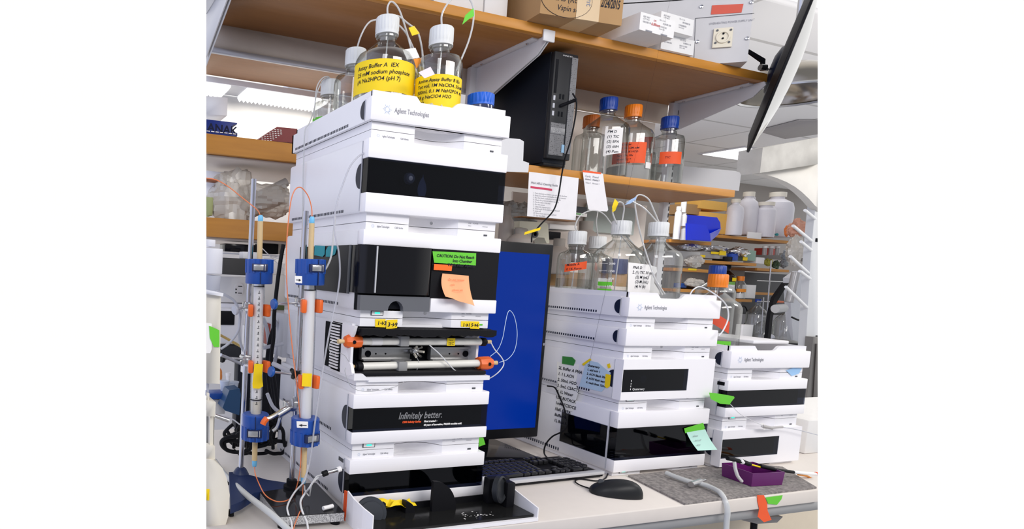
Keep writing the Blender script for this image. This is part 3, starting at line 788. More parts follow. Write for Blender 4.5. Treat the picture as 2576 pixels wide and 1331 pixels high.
keyrow(.018, [(.004, .024), (.028, .024), (.052, .024), (.076, .112), (.188, .024), (.212, .024), (.236, .024), (.260, .024)] + [(.292 + k * U, U) for k in range(3)] + [(.355, 2 * U), (.355 + 2 * U, U)])
for r in range(4):
    xs = [(.004 + r * .003 + k * U, U) for k in range(14)] 
    if r in (0, 3): xs += [(.292 + k * U, U) for k in range(3)] if r == 3 else [(.292 + U, U)]
    xs += [(.355 + k * U, U) for k in range(4)]
    keyrow(.0365 + r * .0186, xs)
keyrow(.118, [(.004, U)] + [(.03 + k * U, U) for k in range(12)] + [(.292 + k * U, U) for k in range(3)])
tr_o = None
# mouse
ms = thing('computer_mouse', 'black wired mouse on the bench in front of the keyboard', 'mouse', (.735, -.03, 0))
ma = at(1495, 1235, Z=.006); mb_ = at(1615, 1248, Z=.006)
def egg(u, v):
    # long axis along X
    a = PI * u; ph = PI * v
    L, Wd, H = .060, .031, .038
    cx = -math.cos(a); r = math.sin(a) ** .75
    hump = 1.0 + .25 * cx
    return Vector((cx * L, -math.cos(ph) * Wd * r * (1 - .1 * cx), max(0, math.sin(ph)) ** .8 * H * r * hump))
g = math.atan2(mb_.y - ma.y, mb_.x - ma.x)
mc = (ma + mb_) / 2 + Vector((0, .006, 0)); mc.z = .001
Rm = Matrix.Rotation(g, 3, 'Z')
b = MB().sheet(lambda u, v: mc + Rm @ egg(u, v), 24, 16)
b.build('shell', mat('mouse_black', (.016, .017, .019), .38), ms)
MB().lathe([(.0065, -.003), (.0075, 0), (.0065, .003)], mc + Rm @ Vector((-.036, 0, .028)), Rm @ Vector((0, 1, 0)), 18).build('wheel', DGREY, ms)
MB().tube([mc + Rm @ Vector((-.058, 0, .008)), at(1480, 1228, Z=.004), at(1458, 1220, Z=.004), at(1447, 1211, Z=.003), at(1460, 1205, Z=.003), at(1500, 1210, Z=.003), at(1522, 1204, Z=.003), at(1530, 1190, Z=.003)], .0018).build('cord', BLACK, ms)

# felt mat, purple tray
FELT = speckle('grey_felt', (.17, .155, .15), (.33, .30, .28), 130, .95, .35, .65)
P1 = [at(x, y, Z=.0) for x, y in ((1580, 1200), (1722, 1271), (2054, 1230), (1968, 1178), (1900, 1172), (1780, 1178))]
for p in P1: p.y = max(p.y, DF + .001)
mt = tag(MB().extr(P1, (0, 0, .005)).build('felt_mat', FELT), 'grey felt mat under the purple tray and the clear hose', 'mat')
m = MB()
ct = [at(1816, 1197, Z=.006), at(1890, 1224, Z=.006), at(1967, 1220, Z=.006)]
ct.append(ct[0] + ct[2] - ct[1])
cen = sum(ct, Vector()) / 4; cen.z = 0
def tray_box(cs, h, flare, th, z0):
    c = sum(cs, Vector()) / 4
    lo = [Vector((p.x, p.y, z0)) for p in cs]; hi = [Vector((c.x + (p.x - c.x) * flare, c.y + (p.y - c.y) * flare, z0 + h)) for p in cs]
    k = 1 - th
    li = [Vector((c.x + (p.x - c.x) * k, c.y + (p.y - c.y) * k, z0 + .003)) for p in cs]
    hi2 = [Vector((c.x + (p.x - c.x) * flare * k, c.y + (p.y - c.y) * flare * k, z0 + h)) for p in cs]
    n = 4; V = lo + hi + hi2 + li; F = []
    for i in range(4):
        j = (i + 1) % 4
        F += [(i, j, 4 + j, 4 + i), (4 + i, 4 + j, 8 + j, 8 + i), (8 + i, 8 + j, 12 + j, 12 + i)]
    F += [(3, 2, 1, 0), (12, 13, 14, 15)]
    return MB().add(V, F)
tag(tray_box(ct, .036, 1.05, .05, .006).build('plastic_tray', mat('purple_plastic', (.13, .012, .13), .3), None, True, 20), 'small open purple plastic tray on the felt mat', 'tray')

# ================================================================== BOTTLES
def facing(p):
    f = Vector((CAMP.x - p.x, CAMP.y - p.y, 0)).normalized(); return f, (-f).cross(ZR)
def capmesh(c, r, h, z, seg=44):
    m = MB(); vs = []; prof = [(r * 1.0, 0, 1), (r * .97, h * .22, 1), (r * .965, h * .25, 1), (r * .95, h * .93, 1), (r * .9, h, 0)]
    for rr, hh, rb in prof:
        for k in range(seg * 2):
            a = PI * k / seg; q = rr * (1 + (.035 if (k // 2) % 2 == 0 and rb and hh > h * .23 else 0))
            vs.append((c.x + q * math.cos(a), c.y + q * math.sin(a), z + hh))
    n = seg * 2; fs = []
    for i in range(len(prof) - 1):
        for k in range(n): fs.append((i * n + k, i * n + (k + 1) % n, (i + 1) * n + (k + 1) % n, (i + 1) * n + k))
    fs.append(tuple((len(prof) - 1) * n + k for k in range(n))); fs.append(tuple(range(n))[::-1])
    return m.add(vs, fs)
def curve_on(m, c, r, a0=0.0):
    """wraps flat (x,0,z) mesh data round a bottle, x=0 at the side facing the front"""
    f, rt = facing(c); o = []
    for v in m.v:
        a = a0 + v.x / r
        o.append(c + f * (math.cos(a) * (r + v.y)) + rt * (math.sin(a) * (r + v.y)) + ZR * v.z)
    m.v = o; return m
def wrap(c, r, a0, a1, z0, z1, name, mt, parent, slope=0.0, th=.0005):
    f, rt = facing(c)
    m = MB().sheet(lambda u, v: c + f * (math.cos(a0 + (a1 - a0) * u) * (r + th)) + rt * (math.sin(a0 + (a1 - a0) * u) * (r + th)) + ZR * (z0 + (z1 - z0) * v + slope * (u - .5)), 16, 1)
    global LASTW
    LASTW = m.build(name, mt, parent)
    return LASTW
LASTW = None
def write(c, r, a0, z, lines, size, parent, mt=INK, lead=1.35, shear=.15, slope=0.0, bold=.0001):
    m = MB()
    for k, ln in enumerate(lines):
        q = MB().text(ln, size, (0, 0, z - k * size * lead), XR, ZR, shear=shear, bold=bold)
        for v in q.v: v.y = .0011; v.z += slope * v.x
        m.add(q.v, q.f)
    if LASTW and LASTW.parent == parent: parent = LASTW
    curve_on(m, c, r, a0); return m.build('lettering', mt, parent, smooth=False)
SIZES = {'2L': (.068, .262), '1L': (.0505, .232), '500': (.043, .181), '250': (.035, .143)}
def bottle(label, c, size, cap=CAPW, liquid=None, group=None, glass=None, tubes=True):
    r, H = SIZES[size] if isinstance(size, str) else size
    t = thing('solvent_bottle', label, 'bottle', c, group)
    nr = min(.0205, r * .5); ch = .040 if H > .17 else H * .2; cr = nr * 1.30
    zc = H - ch; zb = (zc - .014) - (r - nr) * 1.12
    P = [(0, .004), (r * .55, .003), (r * .90, 0), (r * .985, .006), (r, .014), (r, zb), (r * .985, zb + .008), (r * .90, zb + .020)]
    n = 5
    for k in range(1, n + 1):
        u = k / n; P.append((r * .90 + (nr * 1.04 - r * .90) * u ** .92, zb + .020 + (zc - .016 - zb - .020) * u))
    P += [(nr, zc - .008), (nr * 1.15, zc - .006), (nr * 1.15, zc - .002), (nr * .96, zc), (nr * .96, zc + ch * .8)]
    m = MB().lathe(P, c, seg=40, closed=True).build('glass_body', glass or GLASS, t)
    capmesh(c, cr, ch, c.z + zc).build('cap', cap, t)
    if liquid:
        lv, lm = liquid
        MB().lathe([(0, .007), (r * .93, .008), (r * .95, .016), (r * .95, lv * zb)], c, seg=32).build('liquid', lm, t)
    if tubes:
        MB().cyl(c + Vector((.003, 0, zc)), c + Vector((-.004, .003, .02)), .0016, seg=8).build('dip_tube', TUBE, t)
    return t, r, zb, zc, H
LIQ = clear('clear_liquid', (.90, .91, .90), (.55, .57, .55), .08)
LIQW = clear('milky_liquid', (.8, .8, .8), (.6, .6, .6), .05, .2, .55, (.75, .75, .74))
zt = .8128 + .0245
B = {}
def put(key, x, Y, z, label, size, **k):
    p = at(x, 100, Y=Y)
    # bottle axis: shift to the base height so the cap lands at the pixel column
    ytop = z + SIZES[size][1] * .9
    lo, hi = -300, 1300
    for _ in range(40):
        mid = (lo + hi) / 2
        if at(x, mid, Y=Y).z > ytop: lo = mid
        else: hi = mid
    q = at(x, mid, Y=Y); c = Vector((q.x, Y, z))
    r = bottle(label, c, size, **k); B[key] = (c,) + r
    return B[key]
c, t, r, zb, zc, H = put('a1', 974, .15, zt, 'large bottle with a yellow Buffer A label on the tallest stack', '2L', liquid=(.85, LIQ))
wrap(c, r, -1.45, 1.45, .080, .150, 'tape_label', YEL, t, -.004)
write(c, r, -1.02, .131, ['Assay Buffer A  IEX', '25 mM sodium phosphate', '(A Na2HPO4 (pH 7)'], .0125, t, slope=.02, bold=.0001, lead=1.15)
c, t, r, zb, zc, H = put('a2', 1110, .082, zt, 'bottle with a yellow Buffer B label, right on the tallest stack', '1L', liquid=(.9, LIQ))
wrap(c, r, -1.40, 1.40, .048, .118, 'tape_label', YEL, t, -.004)
write(c, r, -.98, .103, ['Amine Assay Buffer B IEx', 'Tot vol, 1M NaClO4, 55mM', '500mL 0.1 M NaH2PO4 .45', '7.8 g NaClO4 H2O', 'H2O'], .0100, t, slope=.0, bold=.0001, lead=1.18)
c, t, r, zb, zc, H = put('a3', 895, .285, zt, 'clear bottle half hidden behind the Buffer A bottle', '1L', liquid=(.8, LIQ))
c, t, r, zb, zc, H = put('a4', 832, .385, zt, 'small clear bottle with green tape at the back of the top tray', '500')
wrap(c, r, -1.5, .4, .045, .080, 'tape_label', GRN, t)
write(c, r, -1.2, .056, ['SEA'], .014, t)
p = at(1226, 250, Y=.050); c = Vector((p.x, .050, zt))
c.x = min(c.x, .345 - .014 - .031)
t = thing('specimen_jar', 'wide jar with a bright blue lid at the right of the top tray', 'jar', c)
MB().lathe([(.0, 0), (.027, 0), (.028, .004), (.028, .070)], c, closed=True).build('jar_body', GLASS, t)
capmesh(c, .0295, .026, c.z + .066).build('lid', mat('bright_blue_lid', (.0, .11, .62), .4), t)
# bottles on the oak shelf
zs = .862
c, t, r, zb, zc, H = put('s1', 1531, .450, zs, 'large empty bottle with a blue cap and torn paper label on the shelf', '2L', cap=CAPB, tubes=False)
wrap(c, r, -.05, .75, .07, .150, 'paper_label', PAPER, t, .01)
write(c, r, .05, .137, ['PM D', '(1) TIC', '(2) EPA', '(3) ddH', '(4) Pum'], .0115, t, bold=.0001)
c, t, r, zb, zc, H = put('s2', 1593, .475, zs, 'bottle with an orange cap and big orange handwritten label on the shelf', '2L', cap=CAPO, liquid=(.35, LIQW), tubes=False)
t['label'] = 'bottle with an orange cap and big orange handwritten label on the shelf'
wrap(c, r, -.80, .75, .060, .128, 'tape_label', ORA, t)
write(c, r, -.55, .118, ['PNA Buffer', 'TSO 001 CM mM', 'EDTA 50% HCO', 'Nacl 10x 10x', 'Water Sig +', 'Autoclaved'], .0088, t, bold=.0001)
wrap(c, r, .80, 1.2, .045, .065, 'paper_label', PAPER, t)
c, t, r, zb, zc, H = put('s3', 1685, .44, zs, 'smaller bottle with a blue cap and orange tape at the shelf end', '1L', cap=CAPB, liquid=(.5, LIQ), tubes=False)
wrap(c, r, -.4, .95, .068, .108, 'tape_label', ORA, t); write(c, r, -.1, .086, ['TIC'], .010, t, mt=mat('dark_red_ink', (.25, .02, .01), .7))
p = at(1475, 300, Y=.575)
c = Vector((p.x, .552, zs)); t, r, zb, zc, H = bottle('orange-capped bottle behind the blue-capped one, beside the computer', c, '1L', cap=mat('amber_orange_cap', (.55, .13, .01), .5), tubes=False)
c = Vector((at(1632, 330, Y=.59).x, .595, zs)); t, r, zb, zc, H = bottle('bottle with a dark red cap at the back of the shelf', c, (.040, .20), cap=mat('dark_red_cap', (.45, .04, .02), .5), tubes=False)
# bottles on the middle stack
zt2 = .42 + .0245
c, t, r, zb, zc, H = put('b1', 1563, .245, zt2, 'large graduated bottle with a white cap and paper note on the middle stack', '2L')
m = MB()
for k, tx in enumerate(('2000', '1750', '1500', '1250', '1000')):
    q = MB().text(tx, .008, (-.006, 0, .132 - k * .0215), XR, ZR, bold=.0002)
    for v in q.v: v.y = .0008
    m.add(q.v, q.f); q = MB().box(-.034, -.009, .0006, .0008, .1345 - k * .0215, .1355 - k * .0215); m.add(q.v, q.f)
curve_on(m, c, r, -.25); m.build('graduation', PAPER, t, smooth=False)
wrap(c, r, -.75, -.15, .048, .062, 'tape_label', GRN, t); wrap(c, r, -.75, -.15, .070, .082, 'tape_label', GRN, t)
c, t, r, zb, zc, H = put('b2', 1656, .205, zt2, 'large empty bottle with a white cap at the right of the middle stack', '2L')
c, t, r, zb, zc, H = put('b3', 1452, .345, zt2, 'bottle with a curved orange tape label on the middle stack', '1L', liquid=(.6, LIQ))
wrap(c, r + .001, -.55, .65, .112, .135, 'tape_label', ORA, t, .012)
write(c, r + .001, -.45, .124, ['Mobile A', '0.1% Form'], .0095, t, slope=.12)
c, t, r, zb, zc, H = put('b4', 1503, .455, zt2, 'white-capped bottle at the back of the middle stack', '1L')
# note on b1
c0 = B['b1'][0]
def note(pts, Y, name, label, cat, mt=PAPER, curl=0.0, lines=None, size=.008, ink=INK, shear=.15, lead=1.4, org=None, th=.0004, group=None, bold=.0001):
    """paper piece: outline given in photo pixels on a vertical plane facing the bench front"""
    P = [at(x, y, Y=Y) for x, y in pts]
    t = thing(name, label, cat, P[0], group)
    sh = MB().extr(P, (0, th, 0)).build('sheet', mt, t, smooth=False)
    if lines:
        o = at(*org, Y=Y - .0004); m = MB()
        for k, ln in enumerate(lines):
            m.text(ln, size, o - ZR * (k * size * lead), XR, ZR, shear=shear, bold=bold)
        m.build('lettering', ink, sh, smooth=False)
    return t
note([(1581, 660), (1633, 666), (1652, 672), (1653, 684), (1645, 692), (1646, 712), (1662, 742), (1579, 735)], .168, 'paper_note', 'torn white handwritten note leaning on the large middle-stack bottle', 'note', lines=['PNA D', '2. (1) TIC 30 min', '    (2) M (mL)', '    (3) M (mL)', '    (4) H (b)'], size=.0115, org=(1592, 676), lead=1.15)
# bottles on the rightmost stack
zt3 = .28 + .0245
p = at(1812, 760, Y=.19); c = Vector((p.x - .005, .20, zt3))
t, r, zb, zc, H = bottle('large bottle with orange cap and green tape on the rightmost stack', c, '2L', cap=CAPO)
wrap(c, r, .15, .75, .034, .062, 'tape_label', GRN, t); write(c, r, .22, .042, ['vial 1'], .014, t, bold=.0003)
wrap(c, r, -.1, .6, .10, .135, 'tape_label', mat('red_orange_tape', (.7, .08, .03), .6), t, -.03)
c = Vector((at(1803, 700, Y=.42).x, .42, zt3)); t, r, zb, zc, H = bottle('tall bottle with a wide blue cap behind the rightmost stack bottle', c, (.060, .300), cap=CAPB)
# flat white box on tray C
t = thing('flat_box', 'flat white box lid lying on the rightmost tray', 'box', (CX_ + .25, CY_ + .2, .364))
MB().box(CX_ + .165, CX_ + W - .02, CY_ + .05, CY_ + .40, .3625, .372, .002).build('lid', WHITE, t)
MB().text('LINEAR 1', .012, (CX_ + .18, CY_ + .25, .3722), XR, YR).build('lettering', INK, t, smooth=False)

# ================================================================== TUBING
def hose(name, label, pts, r, mt, cat='tube', seg=8):
    return tag(MB().tube(pts, r, seg).build(name, mt), label, cat)
a1c = B['a1'][0]; a2c = B['a2'][0]; a3c = B['a3'][0]; a4c = B['a4'][0]
top = lambda k: B[k][0] + Vector((0, 0, B[k][5] - .001))
P = lambda Y, *px: [at(x, y, Y=Y) for x, y in px]
hose('solvent_tube', 'clear tube arching from the Buffer A bottle down over the tray front', [top('a1') + Vector((0, 0, 0))] + P(.15, (975, 18), (985, 4), (1003, 22), (1020, 70), (1033, 118)) + P(.10, (1045, 170), (1060, 215)) + P(.07, (1075, 255)) + P(.03, (1082, 268)), .0021, TUBE)
hose('solvent_tube', 'clear tube with a yellow flag arching right of the Buffer A bottle', [top('a1') + Vector((.005, .004, 0))] + P(.15, (1000, 40), (1025, 58), (1050, 80), (1061, 120), (1064, 160)) + P(.09, (1068, 200), (1078, 245)) + P(.03, (1086, 268)), .0021, TUBE)
hose('solvent_tube', 'clear tube arching from the bottle behind Buffer A', [top('a3')] + P(.27, (908, 90), (925, 60), (945, 50), (985, 52), (1015, 75), (1035, 110)) + P(.12, (1055, 165), (1070, 230)) + P(.03, (1090, 268)), .0021, TUBE)
hose('solvent_tube', 'clear tube with a green flag arching from the Buffer B bottle', [top('a2')] + P(.08, (1111, 40), (1122, 15), (1140, -5), (1165, -18), (1188, 10), (1191, 50), (1180, 100), (1160, 150), (1138, 200), (1118, 245)) + P(.03, (1110, 268)), .0021, TUBE)
hose('solvent_tube', 'clear tube looping left from the small bottle and down the stack side', [top('a4') + Vector((.004, 0, 0))] + P(.36, (825, 193), (810, 198), (797, 220), (791, 270)) + P(.33, (778, 310), (767, 330), (764, 400), (762, 480), (761, 560), (758, 640)), .0017, TUBE)
hose('solvent_tube', 'second clear tube looping from the small bottle cap', [top('a4') + Vector((-.004, 0, 0))] + P(.37, (828, 196), (812, 203), (797, 235), (791, 275), (792, 300)), .0017, TUBE)
def flag(label, px, Y, mt, txt=None):
    t = MB().extr([at(x, y, Y=Y) for x, y in px], (0, .0006, 0)).build('tape_flag', mt); return tag(t, label, 'tape')
flag('yellow tape flag on the tube right of the Buffer A bottle', [(1028, 70), (1042, 65), (1056, 84), (1037, 90)], .148, YEL)
flag('green tape flag on the tube above the Buffer B bottle', [(1163, 62), (1171, 38), (1191, 20), (1193, 40), (1180, 48)], .078, GRN)
t = flag('white tape flag marked B on the tubes between the yellow-labelled bottles', [(1013, 125), (1045, 120), (1056, 145), (1024, 150)], .095, PAPER)
flag('small orange tape flag under the white B flag', [(1040, 148), (1061, 146), (1056, 160), (1048, 172)], .093, mat('amber_tape', (.95, .32, .02), .6))
flag('plain pinkish white tape flag in front of the Buffer B label', [(1053, 182), (1083, 168), (1094, 187), (1068, 197)], .025, mat('pale_pink_tape', (.85, .76, .84), .7))
MB()
# tubes on middle stack
hose('solvent_tube', 'clear tube looping from the large graduated bottle to the right', [top('b1')] + P(.24, (1570, 520), (1560, 508), (1549, 515), (1541, 530), (1546, 550), (1560, 575), (1590, 610), (1625, 660)) + P(.12, (1650, 705), (1672, 740)), .0021, TUBE)
hose('solvent_tube', 'clear tube arching from the right white-capped bottle', [top('b2')] + P(.2, (1645, 530), (1632, 502), (1612, 490), (1600, 496), (1598, 520), (1608, 575), (1620, 620)) + P(.14, (1640, 680), (1665, 742)), .0021, TUBE)
hose('solvent_tube', 'second clear tube arching left from the right white-capped bottle', [top('b2') + Vector((-.005, 0, 0))] + P(.2, (1632, 535), (1615, 520), (1600, 512), (1585, 505), (1575, 510)), .0021, TUBE)
hose('solvent_tube', 'clear tube rising from the orange-taped bottle behind the note', [top('b3')] + P(.34, (1447, 570), (1458, 545), (1478, 532), (1500, 530), (1520, 540), (1540, 565)) + P(.3, (1600, 640), (1640, 700)) + P(.15, (1668, 742)), .0019, TUBE)
hose('solvent_tube', 'clear tube rising from the back white-capped bottle', [top('b4')] + P(.44, (1500, 560), (1504, 530), (1503, 500)), .0019, TUBE)
hose('waste_tube', 'white tube hanging over the right edge of the middle tray', P(.10, (1735, 742), (1745, 728), (1765, 722)) + P(.06, (1805, 745), (1828, 770), (1832, 800), (1820, 830), (1808, 845)), .0018, WTUBE)
flag('yellow tape flag on the tube above the graduated bottle', [(1540, 520), (1547, 500), (1556, 510), (1548, 530), (1541, 534)], .235, YEL)
flag('pale blue tape flag where the middle-stack tubes meet', [(1572, 516), (1585, 503), (1602, 494), (1600, 502), (1586, 512)], .195, mat('pale_blue_tape', (.35, .5, .75), .6))
# capillaries on stack A
hose('capillary_tube', 'white capillary crossing the open column compartment to its right end', P(.02, (1080, 868), (1105, 890), (1128, 915), (1150, 935), (1195, 948), (1222, 955)) + P(.0, (1250, 940), (1267, 918), (1262, 900), (1245, 880), (1235, 862)), .0012, WTUBE)
hose('capillary_tube', 'pale blue capillary looping in front of the blue screen', P(.0, (1233, 897), (1252, 880), (1264, 852), (1271, 815), (1277, 788), (1284, 782), (1295, 800), (1301, 840), (1295, 880), (1278, 903), (1256, 912)), .0007, mat('pale_blue_capillary', (.55, .68, .85), .4))
hose('capillary_tube', 'thin grey capillary from the upper left plug curling to the lower column', P(.015, (846, 857), (832, 860), (828, 880), (840, 895)) + P(.03, (848, 888), (865, 893), (878, 910)), .0006, mat('grey_capillary', (.45, .45, .46), .3, .3))
hose('capillary_tube', 'thin grey capillary hanging from the valve down across the lower band', P(.03, (1046, 895), (1053, 910), (1050, 928), (1035, 945)) + P(-.004, (1005, 968), (975, 978), (930, 985), (895, 980), (878, 965), (868, 935), (870, 925)), .0006, MATS['grey_capillary'])
hose('drain_tube', 'clear tube hanging down the left side of the tallest stack', P(.02, (918, 384), (900, 395), (880, 420), (862, 465), (848, 510), (841, 560), (845, 600), (853, 640), (855, 690), (849, 740), (838, 790), (826, 850), (812, 930), (800, 1010), (790, 1080), (784, 1130), (775, 1180), (760, 1215)), .0019, clear('thin_clear_tube', (.85, .85, .87), (.6, .6, .62), .2, .2, .35, (.8, .8, .85)))
hose('drain_tube', 'second clear tube crossing the teal tape on the stack side', P(.05, (843, 545), (838, 600), (833, 645), (822, 672), (815, 680)), .0022, TUBE)

# notes and tape on stack A
def sidetape(label, px, X, mt):
    t = MB().extr([at(x, y, X=X) for x, y in px], (-.0006, 0, 0)).build('side_tape', mt); return tag(t, label, 'tape')
sidetape('teal tape on the side of the black-doored autosampler, rear piece', [(792, 617), (818, 619), (817, 640), (812, 646), (791, 642)], AX - .006, TEAL)
sidetape('teal tape on the side of the black-doored autosampler, front piece', [(820, 630), (826, 620), (846, 618), (848, 625), (843, 640), (832, 646), (820, 646)], AX - .0065, TEAL)
note([(1088, 632), (1198, 637), (1197, 668), (1092, 661)], -.0012, 'caution_note', 'bright green handwritten caution note on the black autosampler panel', 'note', GRN, lines=['CAUTION: Do Not Reach', '                 Into Chamber', '            While Near Injector'], size=.0088, org=(1098, 646), lead=1.05, bold=.0002)
note([(1092, 664), (1138, 667), (1136, 682), (1091, 679)], -.0012, 'tape_strip', 'short orange tape strip under the green caution note', 'tape', mat('bright_orange_tape', (.95, .16, .01), .6))
# curling orange sticky note
NA = [at(1113, 688, Y=-.001), at(1179, 694, Y=-.001)]
NB = [at(1108, 745, Y=-.001), at(1180, 752, Y=-.001)]
def sticky(u, v):
    a = NA[0].lerp(NA[1], u); b = NB[0].lerp(NB[1], u)
    p = a.lerp(b, v * (1 + .28 * u))
    return p + Vector((-.003 * math.sin(PI * v) * (1 - u), -.018 * v ** 2 - .006 * math.sin(3 * PI * u) * v, 0))
sn = thing('sticky_note', 'curling pale orange sticky note on the black autosampler panel', 'note', NA[0])
MB().sheet(sticky, 10, 10, .0003).build('sheet', mat('peach_paper', (1.0, .45, .22), .8, var=.03), sn)
m = MB()
for k, ln in enumerate(['Do not remove', 'vials', 'please ask']):
    m.text(ln, .0065, NA[0].lerp(NA[1], .18) + Vector((.004 * k, -.005 - .003 * k, -.014 - k * .011)), XR, ZR, shear=.2)
m.build('lettering', ORA, sn, smooth=False)
def stick(px, Y, label, txt, size, org):
    return note(px, Y, 'tape_label', label, 'tape', YEL, lines=[txt], size=size, org=org, bold=.0003, shear=.1)
stick([(944, 803), (970, 803), (970, 824), (944, 823)], REC - .0012, 'yellow tape label with small writing, left of the 3 to 9 label', '1→2', .011, (949, 817))
stick([(973, 805), (1000, 804), (999, 825), (971, 829)], REC - .0018, 'yellow tape label marked 9 above the open column compartment', '3→9', .012, (975, 821))
stick([(1160, 808), (1206, 809), (1206, 828), (1183, 827), (1182, 823), (1160, 822)], REC - .0012, 'yellow tape label marked 6 at the right above the column compartment', '1→1 5→6', .010, (1164, 821))
flag('tiny green tape end beside the yellow 6 label', [(1206, 815), (1214, 815), (1214, 819), (1206, 819)], REC - .001, GRN)
flag('green tape scrap sticking out right of the lettered pump', [(1204, 1101), (1216, 1101), (1221, 1118), (1205, 1124)], REC + .03, GRN)
# notes on stack B side
def sidenote(label, px, X, mt, lines, size, org, name='paper_note', group=None):
    Pq = [at(x, y, X=X) for x, y in px]; t = thing(name, label, 'note', Pq[0])
    MB().extr(Pq, (.0004, 0, 0)).build('sheet', mt, t, smooth=False)
    m = MB(); o = at(*org, X=X - .0004)
    for k, ln in enumerate(lines): m.text(ln, size, o - ZR * (k * size * 1.42), -YR, ZR, shear=.15, bold=.0003)
    if lines: m.build('lettering', INK, t, smooth=False)
    return t
def stagger(o): return o
sidenote('tall cream handwritten buffer list hung on the middle stack side', [(1401, 910), (1456, 917), (1447, 965), (1455, 985), (1440, 1035), (1397, 1032), (1402, 985)], BX - .0016, mat('cream_paper', (.97, .95, .88), .8), ['2L Buffer A PNA', '1. 1 L ACN', '2. 50mL H2O', '3. 5mL CSACTJ', '4. 1L Water', 'USE BUTACK', '1mM TCSDCE', 'NaK EDTA', 'Buffer B', '1L But 1'], .0125, (1405, 928))
sidetape('dark green tape holding the cream buffer list', [(1415, 896), (1440, 899), (1448, 907), (1443, 920), (1414, 915)], BX - .0024, mat('dark_green_tape', (.04, .26, .04), .6))
sidenote('pale blue handwritten sheet taped on the middle stack side', [(1476, 906), (1504, 912), (1520, 926), (1536, 938), (1530, 968), (1513, 986), (1457, 972)], BX - .0016, mat('pale_blue_paper', (.50, .66, .80), .8), ['Quaternary', '1. add solv 1', '2. ACN Blank 30min', '3. ACN flush leaves', '4. wash lines 15mL'], .0085, (1478, 921))
sidetape('yellow tape at the top left of the pale blue sheet', [(1464, 916), (1484, 902), (1488, 905), (1468, 920)], BX - .0024, YEL)
sidetape('yellow tape at the right of the pale blue sheet', [(1524, 941), (1537, 943), (1534, 972), (1527, 977), (1521, 972)], BX - .0024, YEL)
sidetape('tiny yellow tape scrap above the pale blue sheet', [(1527, 917), (1534, 914), (1536, 924), (1530, 927)], BX - .0024, YEL)
# notes on fronts of B and C
note([(1721, 1078), (1769, 1064), (1773, 1076), (1771, 1082), (1724, 1090)], BY - .0012, 'tape_strip', 'green tape holding the mint note on the dark window', 'tape', GRN)
NA2 = [at(1727, 1088, Y=BY - .002), at(1774, 1080, Y=BY - .002)]; NB2 = [at(1743, 1130, Y=BY - .002), at(1792, 1128, Y=BY - .002)]
sn = thing('sticky_note', 'pale mint sticky note curling off the middle stack dark window', 'note', NA2[0])
MB().sheet(lambda u, v: NA2[0].lerp(NA2[1], u).lerp(NB2[0].lerp(NB2[1], u), v) + Vector((0, -.014 * v ** 2, 0)), 6, 8, .0003).build('sheet', mat('mint_paper', (.55, .85, .74), .8), sn)
m = MB()
for k, ln in enumerate(['please', 'turn off', 'lamp']): m.text(ln, .008, NA2[0].lerp(NA2[1], .25) + Vector((.003 + .003 * k, -.004 - .004 * k, -.014 - k * .012)), XR, ZR, shear=.2)
m.build('lettering', INKG, sn, smooth=False)
note([(1784, 988), (1806, 990), (1846, 997), (1848, 1001), (1839, 1012), (1836, 1018), (1812, 1016), (1788, 1004)], CY_ - .0015, 'tape_strip', 'bright green tape across the left corner of the rightmost stack', 'tape', GRN)
note([(1978, 932), (1996, 925), (2017, 927), (2010, 940), (1992, 946)], CY_ + REC - .002, 'tape_strip', 'pale blue paper scrap tucked under the rightmost tray', 'paper', mat('sky_paper', (.35, .58, .85), .8))
# tape hanging over bench edge
flag('long orange tape hanging over the bench edge at the right', [(1905, 1246), (1922, 1246), (1930, 1266), (1931, 1285), (1941, 1308), (1922, 1314), (1906, 1300), (1910, 1280), (1906, 1262)], DF - .0015, ORA)
flag('green tape hanging over the bench edge beside the orange one', [(1926, 1252), (1969, 1246), (1966, 1256), (1955, 1270), (1933, 1268)], DF - .0022, GRN)
# notices hung on the oak shelf edge
n1 = note([(1331, 432), (1456, 448), (1448, 554), (1326, 544)], .358, 'printed_notice', 'white printed notice with a red bar hung from the shelf edge', 'notice', mat('white_paper', (.86, .84, .86), .8))
bar = [at(x, y, Y=.3572) for x, y in ((1335, 468), (1389, 475), (1389, 480), (1335, 473))]
MB().extr(bar, (0, .0003, 0)).build('red_bar', mat('red_print', (.62, .05, .12), .7), n1)
m = MB(); o = at(1336, 462, Y=.3572); m.text('PNA HPLC Cleaning Guide', .009, o, XR, ZR, bold=.0001)
txt = ['Turn the lamp on before use and check the lines', 'Rinse the column with Buffer B for ten minutes', 'Run the blank method and save the file', 'Check the pressure before injecting', 'Put the vials in the tray', 'Run the queue', 'Clean the injector port', 'Wash with 50 % methanol at the end', 'Lamp off', 'Record the run in the log book', 'Sign the sheet']
for k, ln in enumerate(txt):
    o = at(1341, 487 + k * 5.6, Y=.3572); m.text('%d  ' % (k + 1) + ln, .0062, o, XR, ZR)
m.build('lettering', INKG, n1, smooth=False)
n2 = note([(1466, 431), (1517, 437), (1521, 470), (1530, 528), (1527, 532), (1486, 530), (1480, 526), (1472, 480)], .3565, 'paper_list', 'narrow white two-column list hung on the shelf edge', 'note', MATS['white_paper'])
m = MB(); m.text('Cards   Phenol', .009, at(1472, 445, Y=.3558), XR, ZR); m.text('Amine 2   Polarity 3', .007, at(1472, 452, Y=.3558), XR, ZR, bold=.0002); m.text('Value 1   Amount 1', .007, at(1473, 461, Y=.3558), XR, ZR)
m.build('lettering', INKG, n2, smooth=False)
MB().extr([at(x, y, Y=.356) for x, y in ((1466, 428), (1512, 434), (1512, 438), (1466, 433))], (0, .0004, 0)).build('tape', ORA, n2)

